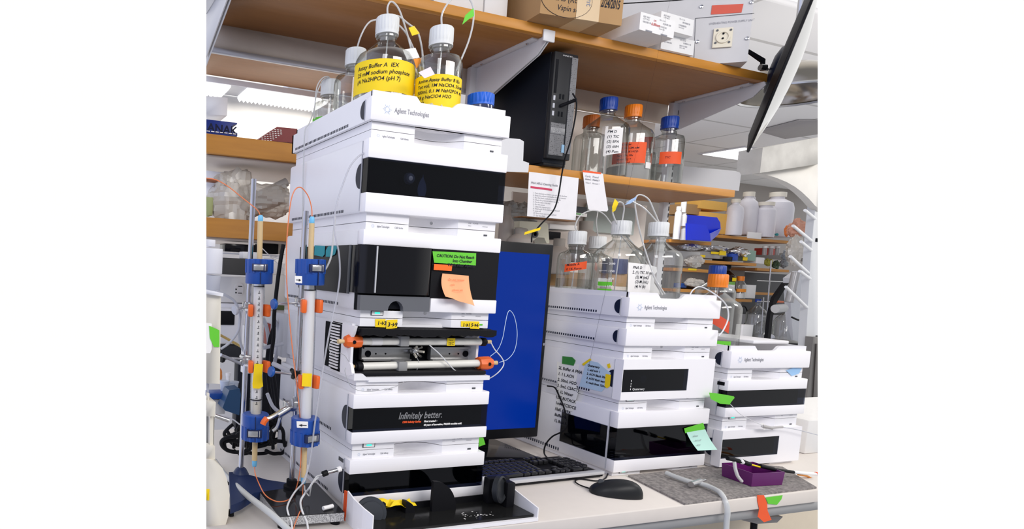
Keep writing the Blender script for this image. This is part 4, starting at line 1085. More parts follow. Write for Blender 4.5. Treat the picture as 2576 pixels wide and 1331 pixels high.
# ================================================================== LABORATORY STANDS AND GLASS COLUMNS (left)
def stand_rod(parent, p0, p1, r=.0062):
    return MB().cyl(p0, p1, r, seg=18).build('rod', CHROME, parent)
# front stand: rod on a granite base
gb = [at(703, 1299, Z=.030), at(873, 1287, Z=.030), at(795, 1214, Z=.030), at(642, 1222, Z=.030)]
st = thing('support_stand', 'chrome rod stand on a black-topped speckled granite slab', 'stand', (gb[0].x, gb[0].y, 0))
gx0, gx1 = gb[0].x, gb[1].x - .004
for k, pp in enumerate(gb): gb[k] = Vector((pp.x, pp.y, .010))
gb[1].x -= .006
MB().extr([(p.x, p.y, .010) for p in gb], (0, 0, .018)).build('slab', speckle('granite', (.25, .25, .26), (.55, .55, .55), 420, .5), st)
MB().extr([(p.x, p.y, .0281) for p in gb], (0, 0, .0016)).build('slab_top', mat('polished_black', (.018, .018, .02), .12), st)
for p in gb:
    c = (sum(gb, Vector()) / 4).lerp(p, .82); MB().cyl((c.x, c.y, 0), (c.x, c.y, .0102), .010).build('foot', BLACK, st)
rb = at(733, 1228, Z=.030); rt_ = at(758, 530, Y=rb.y)
stand_rod(st, rb, Vector((rb.x, rb.y, rt_.z)))
MB().lathe([(.018, 0), (.018, .006), (.012, .008), (.012, .020), (.0065, .022)], rb, (0, 0, 1), 24).build('collar', BLACK, st)
MB().cyl((rb.x + .012, rb.y - .002, .041), (rb.x + .026, rb.y - .008, .041), .005).build('set_screw', BLACK, st)
ROD1 = Vector((rb.x, rb.y, 0))
# rear stand: cast dark blue tripod base
r2 = at(605, 1200, Z=.02); r2t = at(634, 450, Y=r2.y)
s2 = thing('support_stand', 'taller chrome rod stand with a dark blue cast base', 'stand', (r2.x, r2.y, 0))
stand_rod(s2, Vector((r2.x, r2.y, .02)), Vector((r2.x, r2.y, r2t.z)))
BCAST = mat('cast_blue_enamel', (.008, .022, .085), .4)
pb_ = [at(x, y, Z=.030) for x, y in ((576, 1188), (600, 1187), (672, 1207), (745, 1218), (742, 1226), (690, 1232), (640, 1240), (606, 1262), (580, 1272))]
MB().extr([(p.x, p.y, .012) for p in pb_], (0, 0, .018)).build('cast_base', BCAST, s2)
MB().lathe([(.020, .028), (.013, .040), (.008, .044)], (r2.x, r2.y, 0), seg=20).build('boss', BCAST, s2)
for i in (0, 3, 8): MB().cyl((pb_[i].x * .9 + r2.x * .1, pb_[i].y * .9 + r2.y * .1, 0), (pb_[i].x * .9 + r2.x * .1, pb_[i].y * .9 + r2.y * .1, .0125), .006).build('foot', BLACK, s2)
ROD2 = Vector((r2.x, r2.y, 0))

RESIN = mat('white_resin', (.90, .88, .88), .5)
BUSH = mat('cyan_fitting', (.18, .55, .85), .4)
COLGL = clear('column_glass', (.98, .98, .98), (.60, .63, .64), .15)
BLUEC = mat('column_blue', (.008, .07, .36), .38)
def glasscol(label, Y, xa, xb, yy, rr, latch, arrow=None):
    """yy: pixel rows of the parts from top to bottom; rr: radii"""
    y0, y1 = yy[0], yy[-1]
    pos = lambda y: at(xa + (xb - xa) * (y - y0) / (y1 - y0), y, Y=Y)
    ax = (pos(y0) - pos(y1)).normalized()
    t = thing('glass_column', label, 'column', pos(y1))
    P_ = [pos(y) for y in yy]
    f, rt = facing(P_[3])
    # top nut, plunger rod, top clamp ring, tube, bottom ring, rod, nut
    MB().lathe([(rr[0] * .9, 0), (rr[0], .001), (rr[0], (P_[0] - P_[1]).length * .7), (rr[0] * .7, (P_[0] - P_[1]).length)], P_[1], ax, 12).build('tube_nut', BUSH, t)
    m = MB(); L = (P_[1] - P_[2]).length; pr = []
    n = int(L / .0022)
    for k in range(n): pr += [(rr[1], L * k / n), (rr[1], L * (k + .6) / n), (rr[1] * .96, L * (k + .62) / n), (rr[1] * .96, L * (k + .98) / n)]
    m.lathe(pr, P_[2], ax, 20).build('plunger_rod', BEIGE, t)
    def ring(a, b, name, up):
        L = (a - b).length; R = rr[2]
        seg = 48; vs = []; prof = [(R * .42, L), (R * .93, L), (R, L * .96), (R, L * .82), (R, L * .04), (R * .95, 0), (R * .42, 0)]
        m = MB().lathe(prof, b, ax, seg)
        o = m.build(name, BLUEC, t)
        q = Vector((0, 0, 1)).rotation_difference(ax)
        k = MB()
        for i in range(14):
            g = 2 * PI * i / 14
            d_ = q @ Vector((math.cos(g), math.sin(g), 0))
            z0, z1 = (.44 * L, L * .99) if up else (.01 * L, .52 * L)
            k.cyl(b + d_ * R * .93 + ax * z0, b + d_ * R * .93 + ax * z1, R * .13, seg=8)
        k.build('grip_ribs', BLUEC, o)
        g0 = latch[0] if up else latch[1]
        d_ = (f * math.cos(g0) + rt * math.sin(g0)).normalized(); s_ = ax.cross(d_).normalized()
        RR = Matrix((s_, d_, ax)).transposed()
        def lb(x0, x1, y0_, y1_, z0, z1, nm, mt):
            b2 = MB().box(x0, x1, y0_, y1_, z0, z1, .0005); o2 = MB(); o2.add([b + RR @ v for v in b2.v], b2.f); o2.build(nm, mt, o)
        zc_ = L * (.66 if up else .34)
        lb(-R * .62, R * .50, R * .80, R * 1.09, zc_ - L * .15, zc_ + L * .15, 'latch_slot', mat('deep_blue', (.003, .012, .07), .5))
        lb(-R * .52, R * .20, R * .8, R * 1.13, zc_ - L * .11, zc_ + L * .11, 'latch', STEEL)
        lb(R * .28, R * .36, R * .8, R * 1.12, zc_ - L * .12, zc_ + L * .12, 'latch_pin', STEEL)
        lb(-R * .02, R * .03, R * .8, R * 1.085, L * .01, L * .99, 'seam', mat('deep_blue', (.003, .012, .07), .5))
        return o, q, RR, b, L, R
    A = ring(P_[2], P_[3], 'upper_clamp_ring', True)
    Bq = ring(P_[5], P_[6], 'lower_clamp_ring', False)
    MB().cyl(P_[4], P_[3], rr[3] * .86, seg=24).build('plunger', STEEL, t)
    MB().lathe([(rr[3], 0), (rr[3], (P_[3] - P_[5]).length + .004)], P_[5] - ax * .002, ax, 32).build('glass_tube', COLGL, t)
    Ls = (P_[4] - P_[5]).length
    MB().cyl(P_[5], P_[4], rr[3] * .80, seg=24).build('resin_bed', RESIN, t)
    MB().cyl(P_[4], P_[4] + ax * .0025, rr[3] * .88, seg=24).build('seal', BLACK, t)
    L = (P_[6] - P_[7]).length; pr = []; n = int(L / .0022)
    for k in range(n): pr += [(rr[1], L * k / n), (rr[1], L * (k + .6) / n), (rr[1] * .96, L * (k + .62) / n), (rr[1] * .96, L * (k + .98) / n)]
    MB().lathe(pr, P_[7], ax, 20).build('plunger_rod', BEIGE, t)
    MB().lathe([(rr[0] * .7, 0), (rr[0], .004), (rr[0], (P_[7] - P_[8]).length)], P_[8], ax, 12).build('tube_nut', BUSH, t)
    return t, P_, ax, pos, f, rt, A, Bq
yy = (541, 557, 652, 714, 722, 1040, 1104, 1158, 1174)
gl, PLc, axL, posL, fL, rtL, AL, BL = glasscol('left glass column with black graduations and blue clamp rings', .150, 655.5, 640, yy, (.0058, .0062, .0300, .0138), (.10, .0))
yy2 = (545, 562, 652, 717, 731, 1050, 1116, 1200, 1216)
gr, PRc, axR, posR, fR, rtR, AR, BR_ = glasscol('right glass column filled with white resin between blue clamp rings', .055, 785, 763, yy2, (.0056, .0060, .0305, .0148), (.55, .62))
# graduations on the left column
m = MB()
for k in range(20):
    p = posL(738 + k * 14.6)
    o = p + fL * (.0116)
    m.add([o - rtL * .0015, o + rtL * .0035, o + rtL * .0035 + axL * .0012, o - rtL * .0015 + axL * .0012], [(0, 1, 2, 3)])
    q = MB().text(str((k + 1) % 10), .006, o + rtL * .000 + axL * .002, rtL, axL, bold=.0001); m.add(q.v, q.f)
m.build('graduation', INK, gl, smooth=False)
MB().cyl(posL(1003), posL(1005), .0145).build('seal', BLACK, gl)
MB().cyl(posL(1040), posL(1008), .0112, seg=20).build('plunger', CREAM, gl)
# arrow labels on the right column rings
def arrow_label(pxs, left, Yp):
    q = [at(x, y, Y=Yp) for x, y in pxs]
    MB().extr(q, (0, .0006, 0)).build('arrow_label', PAPER, gr, smooth=False)
    a = q[0].lerp(q[3], .6) + Vector((0, -.0006, 0)); u = (q[1] - q[0]); h = .0028 * ZR
    s0, s1 = (.15, .85) if not left else (.85, .15)
    p0 = a + u * s0; p1 = a + u * s1; d_ = (p1 - p0)
    MB().add([p0 - h * .25, p0 + d_ * .6 - h * .25, p0 + d_ * .6 + h * .25, p0 + h * .25, p0 + d_ * .55 - h, p1, p0 + d_ * .55 + h], [(0, 1, 2, 3), (4, 5, 6)]).build('arrow', INK, gr, smooth=False)
arrow_label([(742, 694), (760, 695), (760, 713), (742, 711)], False, .0245)
arrow_label([(746, 1060), (775, 1061), (775, 1077), (747, 1076)], True, .0225)
m = MB()
# tape wraps on the columns
flag('wrinkled yellow tape on the left glass column', [(640, 915), (662, 916), (659, 945), (662, 972), (652, 978), (636, 977), (635, 966), (638, 940)], .132, YEL)
t = flag('yellow tape marked 2 on the right glass column', [(761, 939), (785, 940), (783, 973), (759, 972)], .038, YEL)
MB()
# clamps
def clamp(label, rod, Yc, xl, xr, y, knob, kcol, jaw=16, boss=STEEL, back=None):
    """three-prong style clamp: two orange jaws either side of the tube, arm back to the rod, thumb screw"""
    pl = at(xl, y, Y=Yc); pr_ = at(xr, y, Y=Yc); s = jaw * .00083
    t = thing('column_clamp', label, 'clamp', pl)
    for p, sg in ((pl, -1), (pr_, 1)):
        MB().box(p.x - .0055, p.x + .0055, p.y - .014, p.y + .012, p.z - s, p.z + s, .003, Matrix.Rotation(.25 * sg, 3, 'Z')).build('jaw', ORP, t)
        MB().tube([p + Vector((0, .008, 0)), p + Vector((sg * .004, .022, 0)), Vector(((pl.x + pr_.x) / 2 + sg * .006, Yc + .038, p.z))], .0032).build('finger', STEEL, t)
    mid = Vector(((pl.x + pr_.x) / 2, Yc + .036, pl.z)); rp = Vector((rod.x, rod.y, pl.z + .004))
    MB().cyl(mid, rp + (rp - mid).normalized() * .03, .0045).build('arm', boss, t)
    MB().box(mid.x - .009, mid.x + .009, mid.y - .006, mid.y + .006, mid.z - .006, mid.z + .006, .002).build('hinge_block', STEEL, t)
    MB().box(rp.x - .012, rp.x + .012, rp.y - .011, rp.y + .011, rp.z - .010, rp.z + .010, .003).build('boss_head', boss, t)
    kp = at(*knob, Y=rod.y - .012)
    MB().cyl(rp, kp, .0028).build('thumb_screw', STEEL, t)
    d_ = (kp - rp).normalized()
    MB().lathe([(.003, -.004), (.0105, -.003), (.0120, 0), (.0105, .004), (0, .005)], kp, d_, 18).build('knob', kcol, t)
    return t
KNB = mat('knob_blue', (.01, .09, .38), .4)
clamp('upper clamp with orange jaws on the left column, grey knob', ROD2, .150, 630, 669, 781, (592, 780), GREYP)
clamp('upper clamp with orange jaws on the right column, blue knob', ROD1, .055, 763, 799, 770, (690, 765), KNB, 17)
clamp('lower clamp with orange jaws on the left column above the yellow tape', ROD2, .150, 630, 668, 922, (560, 900), BLACK)
clamp('lower clamp with orange jaws on the right column beside the yellow tape', ROD1, .055, 756, 791, 960, (683, 935), KNB, 17, BLACK)
# small three-finger clamp with orange tips
t = thing('finger_clamp', 'steel clamp with small orange tips beside the lower left blue ring', 'clamp', at(700, 1050, Y=.11))
q = lambda x, y, Y=.10: at(x, y, Y=Y)
MB().tube([q(735, 1025), q(715, 1030), q(700, 1040), q(682, 1050), q(668, 1055)], .0052).build('upper_finger', STEEL, t)
MB().tube([q(712, 1035), q(704, 1055), q(697, 1075), q(686, 1085)], .0040).build('lower_finger', STEEL, t)
MB().tube([q(672, 1052), q(665, 1060), q(661, 1068)], .0068).build('tip', ORP, t)
MB().box(q(735, 1025).x - .014, q(735, 1025).x + .016, .10, .125, q(735, 1025).z - .010, q(735, 1025).z + .012, .003).build('boss_head', STEEL, t)
MB().cyl(q(737, 1020), q(736, 1002), .0035).build('thumb_screw', STEEL, t)
MB().cyl(q(700, 1045), q(728, 1028), .008).build('swivel', STEEL, t)
# other thin rods behind
def rod(label, a, b, r, mt=STEEL, name='steel_rod', cat='rod'):
    return tag(MB().cyl(a, b, r, seg=12).build(name, mt), label, cat)
rod('slanting steel rod left of the lower left clamp', at(555, 893, Y=.20), at(618, 920, Y=.24), .004)
rod('slanting grey tube right of the black cables, left side', at(687, 915, Y=.2), at(752, 945, Y=.12), .0055, GREYP, 'grey_tube', 'tube')
rod('short steel rod end sticking out beside the cream instrument', at(540, 1046, Y=.14), at(575, 1058, Y=.14), .005)
rod('tan wooden stick crossing behind the left stand', at(552, 842, Y=.42), at(614, 876, Y=.42), .0035, mat('tan_stick', (.55, .38, .12), .5), 'wooden_stick', 'stick')
rod('pale grey tube leaning behind the left column', at(662, 875, Y=.36), at(712, 865, Y=.36), .005, GREYP, 'grey_tube', 'tube')

# column tubing
hose('orange_tube', 'orange tube entering the left column from the upper left', P(.15, (519, 448), (545, 453), (575, 470), (610, 498), (638, 520), (650, 532), (655, 543)), .0011, ORTUBE)
TRIM.append(bpy.data.objects['orange_tube'])
hose('orange_tube', 'orange tube looping over the right column and down to the granite', P(.055, (785, 547), (784, 525), (778, 500), (768, 482), (755, 471), (742, 478), (732, 505), (725, 560), (721, 620), (721, 700), (728, 800), (738, 900), (748, 980), (754, 1040), (757, 1100), (757, 1150), (752, 1200)) + [at(741, 1240, Z=.036), at(728, 1256, Z=.034), at(710, 1262, Z=.034), at(690, 1260, Z=.036), at(667, 1245, Z=.040), at(652, 1218, Z=.052), at(642, 1192, Z=.075), at(640, 1174, Y=.15)], .0012, ORTUBE)
hose('orange_tube', 'orange tube hanging from the right column to the bench edge', P(.055, (763, 1216), (761, 1240), (758, 1280)) + [at(754, 1288, Z=.034), at(742, 1318, Y=-.036), at(735, 1345, Y=-.045)], .0011, ORTUBE)
hose('white_tube', 'white tube from the cover seam curling over the granite slab', P(.05, (775, 1170), (768, 1205), (760, 1218)) + [at(740, 1240, Z=.040), at(724, 1270, Z=.036), at(724, 1289, Z=.034), at(733, 1315, Y=-.034), at(735, 1345, Y=-.045)], .0020, WTUBE)
hose('white_tube', 'white tube from the syringe fitting dropping to the bench edge', [at(802, 1200, Y=.02), at(788, 1212, Y=.02), at(778, 1228, Y=.02), at(766, 1243, Z=.045), at(756, 1262, Z=.037), at(760, 1286, Z=.034), at(772, 1315, Y=-.036), at(776, 1345, Y=-.045)], .0022, WTUBE)
hose('clear_hose', 'thick clear hose running along the bench beside the granite slab', [at(541, 1160, Z=.012), at(560, 1187, Z=.012), at(585, 1213, Z=.02), at(620, 1245, Z=.034), at(655, 1272, Z=.040), at(690, 1300, Z=.036), at(722, 1330, Z=.026), at(735, 1345, Z=.020)], .0065, clear('hose_clear', (.8, .82, .82), (.6, .62, .62), .2, .2, .6, (.80, .81, .80)), 'hose', 12)
# luer fitting at the foot module
t = thing('syringe_fitting', 'small metal and black luer fitting plugged into the foot module side', 'fitting', at(840, 1185, Y=.01))
MB().cyl(at(812, 1193, Y=.01), at(823, 1189, Y=.011), .006).build('black_end', BLACK, t)
MB().cyl(at(823, 1189, Y=.011), at(848, 1182, Y=.013), .0042).build('barrel', STEEL, t)
MB().cyl(at(848, 1183, Y=.013), at(857, 1179, Y=.014), .006).build('hub', PAPER, t)
MB().cyl(at(857, 1180, Y=.014), at(874, 1176, Y=.02), .0014).build('needle', STEEL, t)
hose('thin_tube', 'thin clear tube from the black luer end curling on the granite', [at(810, 1194, Y=.01), at(795, 1200, Y=.01), at(784, 1220, Y=.01), at(780, 1240, Y=.02), at(778, 1248, Y=.03), at(768, 1236, Y=.04), at(766, 1222, Y=.05)], .0014, TUBE)
# fuse-like white cylinder on slab
t = tag(MB().cyl(at(813, 1279, Z=.035), at(837, 1273, Z=.035), .0042, seg=14).build('white_plug', PAPER), 'small white cylinder lying on the black granite slab', 'plug')

# ================================================================== LEFT INSTRUMENT
ci = thing('cream_instrument', 'tall cream laboratory instrument cut off at the left edge', 'instrument', at(560, 1331, Y=.03))
def slabpx(pts, Y, dep, name, mt, par, bev=None):
    o = MB().extr([at(x, y, Y=Y) for x, y in pts], (0, dep, 0)).build(name, mt, par); TRIM.append(o); return o
slabpx([(480, 733), (556, 742), (553, 966), (480, 962)], .03, .10, 'upper_housing', CREAM, ci)
slabpx([(480, 720), (562, 738), (561, 746), (480, 734)], .02, .12, 'top_lip', WHITE, ci)
slabpx([(480, 962), (526, 966), (524, 1000), (480, 1000)], .05, .06, 'neck', GREYP, ci)
slabpx([(480, 988), (527, 990), (526, 1009), (480, 1009)], .04, .08, 'step_block', CREAM, ci)
slabpx([(480, 1008), (543, 1012), (541, 1048), (480, 1046)], .025, .10, 'middle_block', CREAM, ci)
slabpx([(480, 1048), (540, 1049), (538, 1122), (480, 1122)], .05, .05, 'column_core', mat('core_grey', (.30, .29, .27), .5), ci)  # plain grey core behind the cream rails
for xa in (508, 529): slabpx([(xa, 1048), (xa + 8, 1049), (xa + 7, 1122), (xa - 1, 1122)], .035, .03, 'guide_rail', CREAM, ci)
slabpx([(480, 1122), (541, 1123), (541, 1156), (480, 1154)], .025, .10, 'lower_block', CREAM, ci)
slabpx([(480, 1154), (538, 1157), (560, 1178), (571, 1205), (578, 1245), (574, 1300), (560, 1345), (480, 1345)], .02, .07, 'base_housing', CREAM, ci)
slabpx([(519, 1231), (527, 1231), (526, 1259), (519, 1259)], .019, .002, 'yellow_sticker', YEL, ci)
fl = flag('bright green tape on the edge of the cream instrument', [(526, 820), (530, 821), (552, 831), (552, 873), (538, 873), (528, 850)], .028, GRN)
nl = flag('white paper flap under the green tape on the cream instrument', [(519, 812), (533, 814), (533, 878), (529, 889), (519, 889)], .029, PAPER)

# ================================================================== BEHIND THE LEFT STANDS
def bxpx(name, label, cat, x0, y0, x1, y1, Y, dep, mt, group=None, slant=None, trim=False, bev=.002):
    """box whose front face spans the given photo window at depth Y"""
    a = at(x0, y0, Y=Y); b = at(x1, y1, Y=Y)
    o = MB().box(a.x, b.x, Y, Y + dep, b.z, a.z, bev).build(name, mt)
    if label: tag(o, label, cat, group)
    if trim: TRIM.append(o)
    return o
t = thing('outlet_panel', 'off-white raceway panel with an oval socket, left background', 'panel', at(600, 780, Y=.58))
o = MB().box(-.30, .10, .58, .70, at(600, 762, Y=.58).z, at(600, 697, Y=.58).z, .002).build('raceway', OFFW, t); tr(o)
o = MB().box(-.30, .10, .585, .70, at(600, 776, Y=.58).z, at(600, 764, Y=.58).z, .002).build('raceway_foot', WHITE, t); tr(o)
c = at(601, 728, Y=.5795)
m = MB(); pts = []
for k in range(28):
    g = 2 * PI * k / 28; pts.append((c.x + .0135 * math.cos(g), .578, c.z + .0185 * math.copysign(abs(math.sin(g)) ** .6, math.sin(g))))
m.extr(pts, (0, .003, 0)).build('socket_face', PAPER, t)
MB().box(c.x - .003, c.x + .009, .577, .5785, c.z - .012, c.z - .010).box(c.x - .003, c.x + .009, .577, .5785, c.z + .008, c.z + .010).box(c.x - .011, c.x - .007, .577, .5785, c.z - .002, c.z + .002).box(c.x - .011, c.x - .007, .577, .5785, c.z - .012, c.z - .008).build('socket_holes', BLACK, t)
bxpx('white_carton', 'white carton at the far left below the shelf', 'box', 490, 622, 559, 690, .30, .10, WHITE, trim=True)
o = bxpx('equipment_stand', 'pale grey stand under the far-left white carton', 'stand', 490, 691, 548, 880, .30, .10, GREYP, trim=True)
bxpx('white_carton', 'smaller white carton on top of the far-left one', 'box', 490, 600, 542, 621, .31, .08, WHITE, trim=True)
bxpx('dark_grey_case', 'dark grey fabric case behind the left column', 'case', 562, 648, 622, 693, .45, .10, mat('dark_grey_cloth', (.055, .053, .05), .9, bump=.3))
bxpx('black_monitor', 'dark glossy device on the far shelf, left background', 'device', 566, 612, 650, 637, .62, .06, BLACKG)
bxpx('black_device', 'second dark device on the far shelf behind the left column', 'device', 656, 612, 700, 640, .66, .06, BLACK)
bxpx('steel_ledge', 'narrow grey steel ledge behind the left column', 'ledge', 540, 637, 712, 643, .60, .03, GREYP)
bxpx('white_carton', 'small white carton with labels right behind the left rod', 'box', 612, 633, 650, 652, .50, .04, PAPER)
bxpx('pale_parts_box', 'pale box of parts at the right of the far shelf', 'box', 662, 606, 708, 640, .72, .04, mat('pale_beige_box', (.60, .57, .52), .7))
bxpx('grey_brown_panel', 'grey-brown board edge under the far shelf, left background', 'board', 480, 598, 722, 612, .80, .02, mat('grey_brown', (.26, .23, .20), .7), trim=True)
bxpx('white_printer', 'white device with black slots behind the left stand', 'printer', 545, 776, 612, 862, .52, .05, WHITE)
t = bxpx('black_slots', None, None, 548, 782, 590, 818, .516, .006, BLACK); t.name = 'black_grille'; tag(t, 'black slotted grille of the white device behind the left stand', 'grille')
bxpx('pale_grey_cabinet', 'pale grey equipment box behind the right column', 'box', 714, 790, 760, 900, .40, .16, mat('pale_grey_case', (.55, .55, .58), .5))
bxpx('off_white_case', 'off-white equipment case between the two stands', 'case', 664, 690, 716, 768, .56, .06, OFFW)
bxpx('green_board', 'dark olive board behind the two stands', 'board', 690, 768, 714, 810, .54, .01, mat('olive', (.09, .12, .04), .7))
bxpx('red_bag', 'dull red bag behind the black tubes', 'bag', 675, 815, 714, 868, .50, .04, mat('dull_red', (.35, .05, .03), .6))
bxpx('white_paper_stack', 'stack of white papers behind the black tubes', 'papers', 664, 660, 716, 692, .60, .03, PAPER)
bxpx('white_bottle_pack', 'white carton behind the left glass column', 'box', 618, 820, 636, 940, .40, .03, PAPER)
def blob(name, label, cat, x, y, Y, rx, rz, mt, ry=None, seedv=1, amp=.25, group=None):
    """soft irregular lump (bags, wrapped goods)"""
    c = at(x, y, Y=Y); random.seed(seedv); ry = ry or rx * .6
    ph = [random.uniform(0, 6.28) for _ in range(6)]
    sd = Vector((seedv * 7.3, seedv * 3.1, 0))
    def f(u, v):
        a = 2 * PI * u; b = PI * v
        d_ = Vector((math.sin(b) * math.cos(a), math.sin(b) * math.sin(a), math.cos(b)))
        k = 1 + amp * 1.1 * (noise.noise(d_ * 1.3 + sd) + .8 * abs(noise.noise(d_ * 3.1 + sd)) + .45 * noise.noise(d_ * 7.0 + sd))
        return c + Vector((rx * k * math.sin(b) * math.cos(a), ry * k * math.sin(b) * math.sin(a), rz * k * math.cos(b)))
    return tag(MB().sheet(f, 34, 20).build(name, mt, sharp=14), label, cat, group)
NAVYC = mat('navy_fabric', (.015, .03, .075), .7)
# dark clutter between the bench and raceway
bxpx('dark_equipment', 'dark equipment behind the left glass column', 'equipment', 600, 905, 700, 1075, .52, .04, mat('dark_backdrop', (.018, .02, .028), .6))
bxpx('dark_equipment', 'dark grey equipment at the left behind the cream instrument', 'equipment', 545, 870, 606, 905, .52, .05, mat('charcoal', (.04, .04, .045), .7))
t = MB().extr([at(x, y, Y=.36) for x, y in ((577, 982), (603, 978), (606, 992), (602, 1045), (566, 1033), (560, 1026))], (0, .05, 0)).build('blue_scoop', mat('steel_blue_plastic', (.02, .07, .16), .4)); tag(t, 'steel blue plastic scoop behind the left stand', 'scoop')
for k, (x, y) in enumerate(((564, 972), (575, 980), (588, 974))):
    c = at(x, y + 12, Y=.43 + .01 * k)
    t = thing('plastic_cup', ['leftmost of the three small translucent cups behind the cream instrument', 'middle of the three small translucent cups behind the cream instrument', 'rightmost of the three small translucent cups, beside the blue scoop'][k], 'cup', c, 'translucent cups at the left')
    MB().lathe([(.0095, 0), (.0125, .026), (.0135, .026), (.0135, .029), (0, .029)], c, closed=True).build('cup_body', mat('milky_plastic', (.62, .68, .78), .4), t)
bxpx('blue_rack', 'bright blue tube rack at the far left behind the instrument', 'rack', 528, 990, 572, 1004, .40, .05, BLUEP)
bxpx('white_tub', 'white tub under the blue rack at the far left', 'tub', 530, 1006, 566, 1042, .42, .05, OFFW)
t = thing('white_dropper', 'white capped dropper bottle behind the left stand', 'bottle', at(573, 962, Y=.44))
MB().cyl(at(573, 962, Y=.44), at(574, 946, Y=.44), .0055).build('bottle_body', PAPER, t)
MB().cyl(at(574, 946, Y=.44), at(574, 938, Y=.44), .0068).build('cap', PAPER, t)
blob('orange_cloth', 'orange scrap beside the dropper bottle', 'scrap', 553, 945, .46, .006, .018, mat('dull_orange', (.75, .25, .05), .6))
# coil of black cable on the bench
random.seed(21)
cab = thing('cable_coil', 'tangle of thick black cables on the bench behind the left stand', 'cables', at(630, 1140, Y=.40))
for k in range(17):
    cx, cy = random.uniform(575, 705), random.uniform(1085, 1132); w_, h_ = random.uniform(14, 50), random.uniform(10, 42); Yk = .33 + .012 * k
    pts = [at(cx + w_ * math.cos(g) + random.uniform(-5, 5), min(1141, cy + h_ * math.sin(g) * .8), Y=Yk + .015 * math.sin(g)) for g in [i * PI / 5 + k for i in range(9)]]
    for p_ in pts: p_.z = max(.006, p_.z); p_.y = max(.30, p_.y)
    MB().tube(pts, .0050).build('cable_loop', BLACK, cab)
hose('black_tube', 'thick black tube leaning between the two stands', P(.33, (713, 615), (705, 660), (697, 720), (690, 790), (688, 850), (682, 905), (690, 960), (700, 1040), (705, 1080)), .0055, BLACK)
hose('black_tube', 'second black tube behind the left column lower part', P(.40, (690, 820), (678, 860), (672, 920), (680, 1000), (690, 1060)), .0055, BLACK)
hose('grey_hose', 'grey hose looping beside the left stand rod', P(.40, (640, 780), (612, 770), (602, 820), (604, 860), (618, 890), (640, 905)), .0038, GREYP, 'hose')
hose('grey_hose', 'pale hose curving from the cream instrument top round the outlet', P(.24, (545, 733), (562, 740), (590, 758), (603, 790), (600, 830), (580, 860), (556, 878)), .0030, GREYP, 'hose')
hose('grey_hose', 'grey hose bundle hanging behind the left glass column', P(.42, (662, 800), (672, 830), (676, 870), (672, 905)), .0055, GREYP, 'hose')
hose('grey_hose', 'grey hose arching between the black tubes', P(.44, (690, 805), (702, 830), (700, 870), (690, 915)), .0055, GREYP, 'hose')
hose('grey_hose', 'grey hose curving down right of the black cables', P(.28, (672, 990), (685, 1020), (700, 1035), (712, 1040)), .0045, GREYP, 'hose')
hose('white_cable', 'thin white cable lying left of the black coil', P(.26, (540, 1045), (562, 1047), (585, 1055), (603, 1068)), .0016, WTUBE, 'cable')
for k, px in enumerate((((660, 625), (690, 655), (716, 680)), ((664, 650), (690, 648), (716, 640)), ((668, 670), (692, 652), (712, 648)))):
    hose('network_cable', ['white cord slanting down behind the left column', 'white cord rising right behind the left column', 'lowest white cord behind the left column'][k], P(.52, *px), .0014, WTUBE, 'cable')
# far shelf contents, left
def rackpoly(name, label, pts, Y, dep, mt, cat='rack'):
    o = MB().extr([at(x, y, Y=Y) for x, y in pts], (0, dep, 0)).build(name, mt); TRIM.append(o); return tag(o, label, cat)
t = rackpoly('tube_rack', 'dark blue tube rack hand-lettered ANAK on the far shelf', [(500, 298), (597, 309), (596, 313), (586, 314), (584, 330), (597, 335), (597, 343), (500, 336)], .70, .10, mat('rack_blue', (.008, .025, .20), .5))
t2 = MB().text('ANAK', .034, at(521, 329, Y=.6995), (1, 0, -.02), ZR, bold=.0006).build('lettering', mat('navy_ink', (.002, .004, .03), .6), t, smooth=False)
m = MB()
for k in range(7):
    a = at(520 + k * 11, 330.5 + k * 1.2, Y=.699); m.box(a.x, a.x + .010, .698, .699, a.z, a.z + .0025)
m.build('slot_marks', PAPER, t)
t = rackpoly('tube_rack', 'dark red slotted tube rack on the far shelf', [(648, 352), (697, 319), (748, 324), (748, 360)], .70, .10, mat('rack_red', (.20, .012, .015), .5))
m = MB()
for j in range(7):
    for i in range(5):
        y_ = 327 + j * 4.2; x_ = 690 - j * 6.5 + i * 7
        if x_ > 708 or x_ < 657: continue
        a = at(x_, y_ + i * .6, Y=.699); m.box(a.x, a.x + .0055, .698, .699, a.z, a.z + .0022)
m.build('slot_marks', PAPER, t)
rackpoly('white_carton', 'white carton above the blue rack, upper left', [(500, 240), (573, 246), (571, 291), (500, 286)], .84, .08, mat('bright_white', (.92, .91, .90), .6), 'box')
# undershelf lamp with prismatic lens
lt = thing('shelf_lamp', 'white lamp housing with two prismatic lenses under the far top shelf', 'light', at(650, 230, Y=1.12))
z1 = at(519, 190, Y=1.12).z
tr(MB().box(-.4, .62, 1.12, 1.125, z1 - .020, z1, .001).build('front_lip', mat('lamp_white', (.95, .94, .92), .5), lt))
tr(MB().box(-.4, .62, 1.125, 1.30, z1 - .008, z1 - .002).build('housing', LPAINT, lt))
PRISM = mat('prism_lens', (1, 1, 1), .4, var=0, emit=(1, 1, 1), strength=.75)
def lens(xa, xb):
    a = at(xa, 235, Y=1.21).x; b = at(xb, 235, Y=1.21).x
    m = MB(); n = max(2, int((b - a) / .016)); 
    for k in range(n):
        x0 = a + (b - a) * k / n; x1 = a + (b - a) * (k + 1) / n; zz = z1 - .010
        m.extr([(x0, 1.15, zz), (x1, 1.15, zz), (x1, 1.15, zz - .010), ((x0 + x1) / 2, 1.15, zz - .022), (x0, 1.15, zz - .010)], (0, .14, 0))
    o = m.build('lens', PRISM, lt); TRIM.append(o)
lens(480, 570); lens(612, 812)
